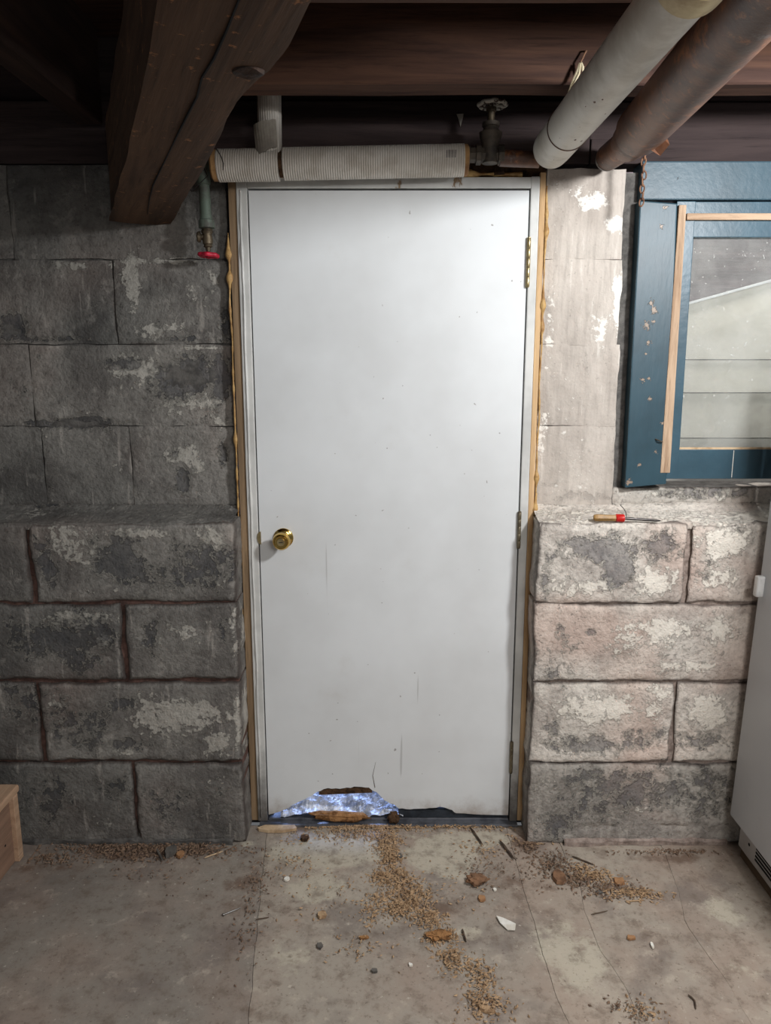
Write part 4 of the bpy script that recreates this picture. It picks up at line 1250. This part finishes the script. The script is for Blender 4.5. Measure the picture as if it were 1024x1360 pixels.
# gate valve with its wheel
V = P(651, 206)
gv = MB()
gv.lathe(V + Vector((-0.075, 0, 0.0)), (1, 0, 0), [(0, 0.018), (0.0, 0.026), (0.018, 0.026), (0.019, 0.021), (0.034, 0.021), (0.035, 0.027), (0.048, 0.027), (0.05, 0.022), (0.095, 0.022), (0.097, 0.028), (0.112, 0.028), (0.112, 0.018)], 8)
vb = gv.build('gate_valve', 'iron', loc=tuple(V), smooth=True)
tag(vb, 'old iron gate valve with white handwheel at the end of the long lagged pipe', 'valve')
MB().lathe(V, (0, 0, 1), [(-0.024, 0.012), (-0.022, 0.022), (0.0, 0.026), (0.03, 0.024), (0.045, 0.030), (0.058, 0.032), (0.060, 0.024), (0.072, 0.02), (0.074, 0.024), (0.084, 0.024), (0.086, 0.012)], 18).build('bonnet', 'iron', vb, smooth=True)
wz = P(655, 139).z - V.z
MB().lathe(V, (0, 0, 1), [(0.08, 0.010), (0.11, 0.010), (0.112, 0.014), (0.122, 0.014), (0.124, 0.008), (wz, 0.007), (wz + .008, 0.006)], 14).build('stem', 'bronze', vb, smooth=True)
WC = V + Vector((0.003, 0, wz))
mw_ = MB().torus(WC, (0, 0, 1), 0.036, 0.006, 40, 10, wob=0.05, wn=8)
mw_.build('handwheel', 'wheel_white', vb, smooth=True)
sp = MB()
for k in range(5):
    t_ = 2 * math.pi * k / 5 + 0.3
    sp.tube([WC + Vector((0, 0, -.002)), WC + Vector((math.cos(t_) * .035, math.sin(t_) * .035, 0))], 0.0042, 8)
sp.lathe(WC, (0, 0, -1), [(-.006, 0.009), (0.006, 0.010), (0.010, 0.006)], 14)
sp.build('wheel_spokes', 'wheel_white', vb, smooth=True)
E0 = P(664, 210)
mb = MB().tube([E0, P(690, 211), P(716, 212)], 0.022, 24)
oo = mb.build('iron_branch', 'rust', loc=tuple(E0), smooth=True)
tag(oo, 'short brown iron pipe leading from the gate valve behind the white drain pipe', 'pipe')

# green copper stop valve hanging at the left of the frame
YG = -0.045
def G(px, py): return at_y(px, py, YG)
g0 = G(270, 232); g1 = G(277, 339)
k = lambda py: G(270 + (py - 232) * 7 / 107, py)
cv = MB().tube([k(205), k(228), k(229), k(245), k(246), k(285), k(292), k(293), k(303), k(304)],
               [0.017, 0.017, 0.019, 0.019, 0.015, 0.017, 0.019, 0.022, 0.0225, 0.014], 22).build('copper_riser', 'patina', loc=tuple(k(304)), smooth=True)
tag(cv, 'short green-stained copper pipe with a red-wheeled stop valve beside the beam end', 'valve')
MB().tube([k(303), k(308), k(312), k(318), k(324), k(325), k(328), k(329), k(334)], [0.014, 0.017, 0.013, 0.015, 0.014, 0.011, 0.013, 0.008, 0.006], 18).build('valve_body', 'bronze', cv, smooth=True)
s = k(315)
MB().lathe(s, (-1, -0.15, 0), [(0, 0.009), (0.018, 0.008), (0.019, 0.015), (0.026, 0.0155), (0.030, 0.012), (0.030, 0.002)], 18).build('side_cap', 'bronze', cv, smooth=True)
rwc = k(339)
MB().torus(rwc, (0.05, 0, 1), 0.024, 0.0065, 42, 10, wob=0.10, wn=6).tube([rwc + Vector((-.024, 0, 0)), rwc + Vector((.024, 0, 0))], .005, 8).tube([rwc + Vector((0, -.024, 0)), rwc + Vector((0, .024, 0))], .005, 8).lathe(rwc + Vector((0, 0, .006)), (0, 0, -1), [(0, .008), (.014, .008), (.016, .004)], 12).build('red_wheel', 'wheel_red', cv, smooth=True)
wp = [k(226) + Vector((0.008, -.02, 0)), k(236) + Vector((0.016, -.02, 0)), k(244) + Vector((-.002, -.021, 0)), k(252) + Vector((-.022, -.02, 0)), k(256) + Vector((-.032, -.016, 0)), k(250) + Vector((-.042, -.01, 0)), k(240) + Vector((-.045, -.004, 0))]
MB().tube(wp, 0.0014, 6).build('tie_wire', 'wire', cv, smooth=True)

# rusty chain
ct, cb = at_y(857, 192, -0.10), at_y(852, 273, -0.10)
ch = empty('chain', tuple(ct))
tag(ch, 'short rusty chain hanging from the iron pipe in front of the window', 'chain')
nl = 9
for i in range(nl):
    t_ = (i + 0.5) / nl
    c = ct.lerp(cb, t_) + Vector((0.002 * math.sin(i * 2), 0, 0))
    a = math.radians(25 + (90 if i % 2 else 0))
    L = (ct - cb).length / nl
    MB().torus(c, (math.sin(a), math.cos(a), 0), 0.0058, 0.0021, 18, 7, stretch=((0.12 * math.sin(i), 0, 1), (L * 0.5 + 0.0024) / 0.0058)).build('chain_link', 'rusty_chain', ch, smooth=True)

# pale cord dangling from a nail in the joist
nl_ = at_y(777, 70, J1 - 0.002)
nb_ = nl_ + Vector((0, -0.02, 0))
cd = MB().tube([at_y(770, 84, J1 - .018), at_y(767, 95, J1 - .022), at_y(760, 110, J1 - .022), at_y(754, 124, J1 - .02)], [0.0028, 0.0036, 0.0032, 0.001], 6)
cd.tube([at_y(771, 84, J1 - .020), at_y(769, 98, J1 - .026), at_y(763, 110, J1 - .026), at_y(757, 121, J1 - .022)], [0.002, 0.003, 0.0026, 0.001], 6)
cd.tube([at_y(772, 83, J1 - .018), at_y(774, 90, J1 - .022), at_y(774, 97, J1 - .022)], [0.0022, 0.0038, 0.001], 6)
co = cd.build('cord', 'string', loc=tuple(nl_), smooth=True)
tag(co, 'pale frayed cord hanging from a nail on the joist beside the white drain pipe', 'cord')
MB().tube([nl_ + Vector((0, 0.012, 0.006)), nl_ + Vector((0, -0.012, 0)), at_y(771, 83, J1 - .018)], 0.0022, 8).build('nail', 'rusty_chain', co, smooth=True)
# pale scrap stuck on the sill plate behind the wheel
q = at_y(611, 158, YU + 0.003)
sc = MB().prism([(-.010, .014), (.010, .015), (.009, .004), (0.002, -.02), (-.002, -.006)], lambda x, z: (q.x + x, YU + 0.0045, q.z + z), lambda x, z: (q.x + x, YU + .0078, q.z + z))
tag(sc.build('paper_scrap', 'tape', loc=(q.x, YU + .0078, q.z)), 'small pale torn scrap on the dark board left of the handwheel', 'scrap')

# ------------------------------------------------------------------ refrigerator at the right edge
XF = 1.10
fr = empty('refrigerator', (1.45, -0.5, 0.0))
tag(fr, 'white upright refrigerator with grey kick grille standing at the right wall', 'refrigerator')
LEAN = 0.030
def lean(mbx):
    mbx.v = [(x + LEAN * z, y, z) for x, y, z in mbx.v]
    return mbx
fy1, fy0 = -0.145, -0.85
def fbox(a, b): return lean(MB().box(a, b))
fbox((XF + 0.055, fy0 + 0.005, 0.05), (1.72, fy1 - 0.005, 1.56)).build('cabinet', 'fridge', fr, bevel=0.008)
fbox((XF, fy0, 0.128), (XF + 0.05, fy1, 1.56)).build('fridge_door', 'fridge', fr, bevel=0.010, seg=3)
kick = fbox((XF + 0.026, fy0 + 0.004, 0.040), (XF + 0.056, fy1 - 0.028, 0.126)).build('kick_panel', 'fridge_kick', fr, bevel=0.003)
for i in range(4):
    z = 0.062 + i * 0.012
    fbox((XF + 0.0245, fy0 + 0.10, z), (XF + 0.0275, fy1 - 0.135, z + 0.006)).build('grille_slot', 'black', kick)
fbox((XF + 0.036, fy0 + 0.004, 0.001), (1.70, fy1 - 0.03, 0.039)).build('base_board', 'brown_base', fr, bevel=0.003)
q = at_x(994, 1122, XF + 0.026)
lean(MB().lathe((XF + 0.0265, q.y, 0.085), (-1, 0, 0), [(0, 0.005), (0.0015, 0.005), (0.002, 0.003)], 14)).build('screw', 'black', kick)
ha, hb = at_x(1017, 768, XF + 0.02), at_x(1016, 797, XF + 0.02)
hy = at_x(1014, 780, XF + 0.03).y
def hprof(t): return 0.026 * math.sin(math.pi * min(1, max(0, t))) ** 0.35
hz0, hz1 = hb.z, ha.z
lean(MB().box((XF - 0.022, hy - 0.012, hz0), (XF + 0.002, hy + 0.012, hz1))).build('door_handle', 'handle', fr, bevel=0.007, seg=3)

# ------------------------------------------------------------------ pine step stool at the left edge
sx1 = -1.155; sx0 = -1.62; sy1 = -0.165; sy0 = -0.52; shh = 0.250
stl = empty('step_stool', (-1.39, -0.34, 0))
tag(stl, 'low pine step stool against the left edge by the block wall', 'stool')
MB().box((sx0, sy0, shh - 0.026), (sx1, sy1, shh)).build('top', 'pine', stl, bevel=0.010, seg=3)
MB().box((sx0 + 0.02, sy1 - 0.038, 0.001), (sx1 - 0.004, sy1 - 0.010, shh - 0.027)).build('end_panel', 'pine', stl, bevel=0.002)
MB().box((sx0 + 0.02, sy0 + 0.012, 0.001), (sx1 - 0.004, sy0 + 0.040, shh - 0.027)).build('end_panel', 'pine', stl, bevel=0.002)
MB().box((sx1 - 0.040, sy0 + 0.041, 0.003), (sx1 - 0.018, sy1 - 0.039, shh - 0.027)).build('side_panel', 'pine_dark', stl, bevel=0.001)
MB().lathe((sx1 - 0.0185, sy1 - 0.085, 0.09), (1, 0, 0), [(0, 0.004), (0.001, 0.004), (0.0012, 0.001)], 12).build('screw', 'black', stl)

# ------------------------------------------------------------------ screwdriver on the right ledge
def on_ledge(px, py):
    r_ = ray(px, py)
    nx = Vector((0, -(Z_LEDGE1 - Z_LEDGE0), (YU + 0.008 - YL))).normalized()
    p0 = Vector((0, YL + 0.004, Z_LEDGE0 + 0.002))
    c0 = Vector((0, CY, CZ))
    return c0 + r_ * ((p0 - c0).dot(nx) / r_.dot(nx))
sa, sb = on_ledge(788, 693.5), on_ledge(877, 695.5)
sb.z = sa.z + 0.001
dv = (sb - sa); Ls = dv.length; dv.normalize()
nz = Vector((0, 0, 1))
a0 = sa + nz * 0.014
a1 = sa + dv * (Ls * 0.33) + nz * 0.0135
a2 = sa + dv * (Ls * 0.46) + nz * 0.0125
a3 = sb + nz * 0.006
sdv = empty('screwdriver', tuple(sa))
tag(sdv, 'screwdriver with amber and red handle lying on the ledge under the window', 'screwdriver')
MB().tube([a0 - dv * 0.0, a0 + dv * 0.004, a0 + dv * 0.012, a0.lerp(a1, 0.5), a1], [0.008, 0.0105, 0.0115, 0.0105, 0.0105], 6).build('handle', 'amber', sdv, bevel=0.0008)
MB().tube([a1, a1 + dv * 0.002, a2 - dv * 0.002, a2], [0.0105, 0.0122, 0.0122, 0.010], 18).build('collar', 'red_plastic', sdv, smooth=True)
MB().tube([a2 - dv * 0.002, a2.lerp(a3, 0.5), a3 - dv * 0.012, a3], [0.0042, 0.0042, 0.004, 0.0012], 12).build('shaft', 'dark_steel', sdv, smooth=True)
w1 = [on_ledge(832, 688) + Vector((0, 0, .004)), at_y(831, 680, -.04), at_y(828, 675, -.02), at_y(824, 671, 0.0)]
wo = MB().tube(w1, 0.0012, 6).build('bent_wire', 'wire', loc=tuple(w1[0]), smooth=True)
tag(wo, 'thin bent dark wire sticking up behind the screwdriver on the ledge', 'wire')

# ------------------------------------------------------------------ litter on the floor
def flakes(name, label, mat, spots, seed, thick=0.0018):
    """wood crumbs: thousands of small curled flakes in drifts"""
    r_ = random.Random(seed)
    mb = MB()
    for px, py, rx, ry, n_ in spots:
        c = at_z(px, py, 0); e = at_z(px + rx, py, 0); f = at_z(px, py + ry, 0)
        sx_, sy_ = abs(e.x - c.x), abs(f.y - c.y)
        for _ in range(n_):
            x = c.x + r_.gauss(0, 0.5) * sx_; y = min(-0.024, c.y + r_.gauss(0, 0.5) * sy_)
            if abs(x) > 0.44:
                x = max(x, -1.13)
                y = min(y, YL - 0.006)
            d = ((x - c.x) / sx_) ** 2 + ((y - c.y) / sy_) ** 2
            z = 0.002 + r_.random() * 0.010 * max(0, 1 - d)
            L = r_.uniform(0.0022, 0.0075); wd = L * r_.uniform(0.25, 0.6); a = r_.uniform(0, 6.3); tl = r_.uniform(-.35, .35)
            u = Vector((math.cos(a), math.sin(a), tl)); v = Vector((-math.sin(a), math.cos(a), r_.uniform(-.3, .3)))
            o = Vector((x, y, z + L * abs(tl)))
            mb.add([o - u * L, o + v * wd - Vector((0, 0, .001)), o + u * L, o - v * wd - Vector((0, 0, .001)), o + Vector((0, 0, thick))], [(0, 3, 4), (3, 2, 4), (2, 1, 4), (1, 0, 4), (0, 1, 2, 3)])
    o = mb.build(name, mat, loc=base_of(mb), fix=False)
    tag(o, label, 'wood crumbs', kind='stuff')
    return o
flakes('wood_crumbs', 'drift of tan wood crumbs trailing from the hole in the door across the floor', 'crumb',
       [(490, 1097, 75, 8, 520), (465, 1108, 40, 12, 260), (512, 1118, 20, 26, 520), (520, 1140, 14, 16, 300), (505, 1166, 16, 8, 180), (530, 1170, 24, 18, 420), (545, 1195, 34, 20, 560), (530, 1210, 20, 12, 240),
        (570, 1222, 22, 14, 240), (585, 1245, 24, 12, 260), (600, 1275, 22, 20, 240), (635, 1300, 22, 30, 220), (645, 1335, 34, 26, 220), (500, 1195, 20, 12, 100), (495, 1215, 20, 16, 70),
        (560, 1098, 110, 8, 160), (620, 1098, 60, 8, 90), (405, 1112, 30, 14, 60), (390, 1150, 40, 24, 70), (430, 1195, 60, 40, 60), (480, 1260, 60, 30, 60), (600, 1185, 60, 40, 60)], 3)
flakes('floor_dirt', 'brown grit and dirt gathered along the foot of the left wall', 'crumb_dark',
       [(190, 1128, 130, 8, 800), (170, 1140, 60, 8, 200), (70, 1142, 40, 8, 160), (270, 1130, 50, 12, 200), (340, 1180, 20, 60, 110), (330, 1250, 30, 60, 50), (200, 1165, 120, 18, 60)], 5)
flakes('grit_drift', 'brown crumbs and dirt drifted beside the foot of the right wall', 'crumb_dark',
       [(735, 1150, 30, 18, 260), (770, 1168, 30, 14, 200), (815, 1182, 50, 16, 160), (700, 1125, 16, 14, 160), (890, 1133, 80, 4, 160), (640, 1155, 40, 30, 80), (840, 1340, 40, 26, 60), (700, 1150, 40, 30, 60)], 6)
flakes('tan_shavings', 'tan shavings scattered on the floor between the right wall and the cracks', 'crumb',
       [(790, 1165, 30, 12, 240), (835, 1188, 40, 10, 220), (770, 1155, 20, 10, 80), (860, 1190, 30, 8, 80), (640, 1130, 30, 14, 70), (700, 1115, 20, 8, 90), (855, 1345, 30, 16, 60)], 8)

def chip(name, mat, px, py, wpx, hpx, label, cat, ang=0.0, seed=1, t=0.004, group=None, pts=9, tilt=0.0):
    """thin ragged chip lying on the floor"""
    c = at_z(px, py, 0)
    sx_ = abs(at_z(px + wpx / 2, py, 0).x - c.x); sy_ = abs(at_z(px, py + hpx / 2, 0).y - c.y)
    r_ = random.Random(seed)
    pl = []
    for i in range(pts):
        a = 2 * math.pi * i / pts
        k_ = r_.uniform(0.72, 1.1)
        x, y = math.cos(a) * sx_ * k_, math.sin(a) * sy_ * k_
        pl.append((x * math.cos(ang) - y * math.sin(ang), x * math.sin(ang) + y * math.cos(ang)))
    mb = MB().prism(pl, lambda x, y: (c.x + x, c.y + y, 0.0), lambda x, y: (c.x + x * .9, c.y + y * .9, t + tilt * x + 0.15 * abs(x)))
    settle(mb, 0.0022)
    return tag(mb.build(name, mat, loc=base_of(mb)), label, cat, group)
def stick(name, mat, p0, p1, r_, label, cat='twig', bend=0.0, group=None, lift=0.0):
    a, b = at_z(*p0, 0), at_z(*p1, 0)
    mid_ = (a + b) / 2 + Vector((bend, bend * .5, lift))
    zz = Vector((0, 0, r_ + 0.002))
    pts = [a + zz, a.lerp(mid_, .5) + zz + Vector((0, 0, r_ * .3)), mid_ + zz, mid_.lerp(b, .5) + zz, b + zz]
    mb = MB().tube(pts, [r_ * .6, r_, r_ * .9, r_, r_ * .5], 7)
    return tag(mb.build(name, mat, loc=base_of(mb), smooth=True), label, cat, group)
def clod(name, mat, px, py, wpx, hpx, label, cat='clod', seed=1, amp=0.5, zf=0.45):
    c = at_z(px, py, 0)
    sx_ = abs(at_z(px + wpx / 2, py, 0).x - c.x); sy_ = abs(at_z(px, py + hpx / 2, 0).y - c.y) * .8
    mb = settle(lump(c, sx_, sy_, min(sx_, sy_) * zf, amp, 2.4, seed), 0.0005)
    return tag(mb.build(name, mat, loc=base_of(mb), smooth=True), label, cat)

# white paint flake: five-sided, curled
c = at_z(672, 1229, 0)
pl = [at_z(x, y, 0) for x, y in [(659, 1219), (668, 1221), (678, 1226), (685, 1230), (684, 1238), (674, 1237), (664, 1228)]]
mb = MB().prism([(p.x, p.y) for p in pl], lambda x, y: (x, y, 0.003 + 0.1 * abs(x - c.x)), lambda x, y: (x, y, 0.0055 + 0.1 * abs(x - c.x)))
tag(mb.build('paint_flake', 'chip_white', loc=(c.x, c.y, .003)), 'bright white paint flake alone on the floor right of the crumbs', 'paint flake')
pl = [at_z(x, y, 0) for x, y in [(342, 1103), (352, 1099), (372, 1096), (393, 1093), (394, 1104), (374, 1107), (356, 1107), (344, 1105)]]
mb = MB().prism([(p.x, min(p.y, -.024)) for p in pl], lambda x, y: (x, y, 0.002), lambda x, y: (x, y, 0.012))
tag(mb.build('wood_sliver', 'chip_wood', loc=base_of(mb)), 'long pale wood sliver lying at the left end of the threshold', 'wood scrap')
stick('twig', 'twig', (664, 1119), (683, 1143), 0.0042, 'short thick dark stick by the right end of the threshold')
stick('twig', 'twig', (625, 1101), (641, 1124), 0.0035, 'thin dark splinter left of the thick stick near the threshold')
stick('twig', 'twig', (733, 1163), (758, 1166), 0.003, 'dark twig lying across the drift at the foot of the right wall', bend=.01)
stick('twig', 'twig', (738, 1138), (730, 1158), 0.003, 'dark upright-lying twig nearest the corner of the right wall')
stick('twig', 'twig', (760, 1139), (788, 1150), 0.0028, 'dark twig tight under the foot of the right wall')
stick('twig', 'twig', (785, 1216), (807, 1211), 0.0016, 'very thin straight brown twig right of the crack')
stick('twig', 'crumb', (832, 1199), (856, 1197), 0.0022, 'tan straw-like splinter at the right end of the drift')
stick('twig', 'twig', (914, 1323), (924, 1342), 0.0022, 'small bent dark twig near the bottom right of the floor', bend=.008)
stick('twig', 'chip_wood', (272, 1141), (296, 1132), 0.0024, 'pale thin twig by the foot of the left wall')
stick('twig', 'slate', (207, 1128), (216, 1145), 0.004, 'short dark splinter beside the grey chip at the left wall')
stick('twig', 'twig', (340, 1223), (357, 1220), 0.002, 'short dark twig on the left floor joint')
stick('twig', 'twig', (614, 1236), (619, 1253), 0.0028, 'dark splinter just right of the ragged rotten lump')
# screw lying on the left slab
a, b = at_z(296, 1217, 0), at_z(320, 1207, 0)
zz = Vector((0, 0, 0.0042)); dd = (b - a).normalized()
mb = MB().tube([a + zz, a + dd * 0.003 + zz, a + dd * 0.0045 + zz, a + dd * 0.03 + zz, b + zz], [0.0045, 0.0045, 0.002, 0.002, 0.0008], 10)
tag(mb.build('screw', 'steel', loc=base_of(mb), smooth=True), 'steel screw lying alone on the left slab', 'screw')
clod('mortar_clod', 'clod', 633, 1173, 26, 18, 'brown crumbly clod on the middle slab below the threshold', seed=3)
clod('wood_lump', 'rot', 583, 1247, 28, 15, 'ragged tan lump of rotten wood at the end of the crumb trail', 'wood scrap', seed=5, amp=0.8)
chip('bark_chip', 'clod', 742, 1166, 22, 20, 'round brown bark chip at the lower edge of the right drift', 'chip', seed=4, t=.008)
clod('pebble', 'slate', 796, 1186, 10, 5, 'dark pebble at the lower edge of the right drift', 'pebble', seed=7)
chip('wood_chip', 'orange_chip', 822, 1172, 18, 12, 'pinkish tan chip in the right drift', 'chip', seed=8)
chip('wood_chip', 'orange_chip', 838, 1247, 14, 7, 'small ochre chip on the slab right of the crack', 'chip', seed=9)
chip('wood_chip', 'crumb', 428, 1217, 13, 12, 'square tan chip left of the crumb trail', 'chip', seed=10, t=.006)
chip('wood_chip', 'slate', 425, 1258, 10, 10, 'dark four-cornered chip below the square tan chip', 'chip', seed=11, pts=5)
chip('wood_chip', 'slate', 531, 1139, 9, 9, 'dark small chip on the crumb trail near the threshold', 'chip', seed=12, pts=5)
chip('wood_chip', 'slate', 497, 1291, 11, 6, 'dark flat chip low on the middle slab', 'chip', seed=13)
chip('wood_chip', 'orange_chip', 640, 1195, 13, 9, 'orange tan chip under the brown clod', 'chip', seed=14)
chip('wood_chip', 'crumb', 645, 1342, 26, 10, 'long tan chip at the bottom edge of the floor', 'chip', seed=15, ang=-.4)
chip('wood_chip', 'orange_chip', 240, 1137, 12, 10, 'orange chip lying at the foot of the left wall', 'chip', seed=16, t=.008)
chip('stone_chip', 'slate', 227, 1134, 16, 16, 'dark grey stone chip at the foot of the left wall', 'chip', seed=17, t=.012)
chip('wood_chip', 'rot_dark', 405, 1115, 14, 9, 'brown crumbly chip right of the pale sliver', 'chip', seed=18, t=.008)
chip('paint_flake', 'chip_white', 381, 1169, 8, 7, 'tiny white flake on the middle slab near the left joint', 'paint flake', seed=19)
chip('paint_flake', 'chip_white', 657, 1183, 5, 4, 'tiny white flake right of the orange tan chip', 'paint flake', seed=20)
chip('paint_flake', 'chip_white', 866, 1257, 5, 9, 'tiny white flake on the slab between the two right cracks', 'paint flake', seed=21)
chip('paint_flake', 'chip_white', 545, 1283, 6, 5, 'tiny white flake below the crumb trail', 'paint flake', seed=22)
chip('wood_chip', 'rot', 483, 1247, 14, 5, 'thin tan chip left of the ragged lump', 'chip', seed=23)
chip('wood_chip', 'crumb', 838, 1246, 6, 4, 'speck of tan chip touching the ochre chip', 'chip', seed=24) if False else None
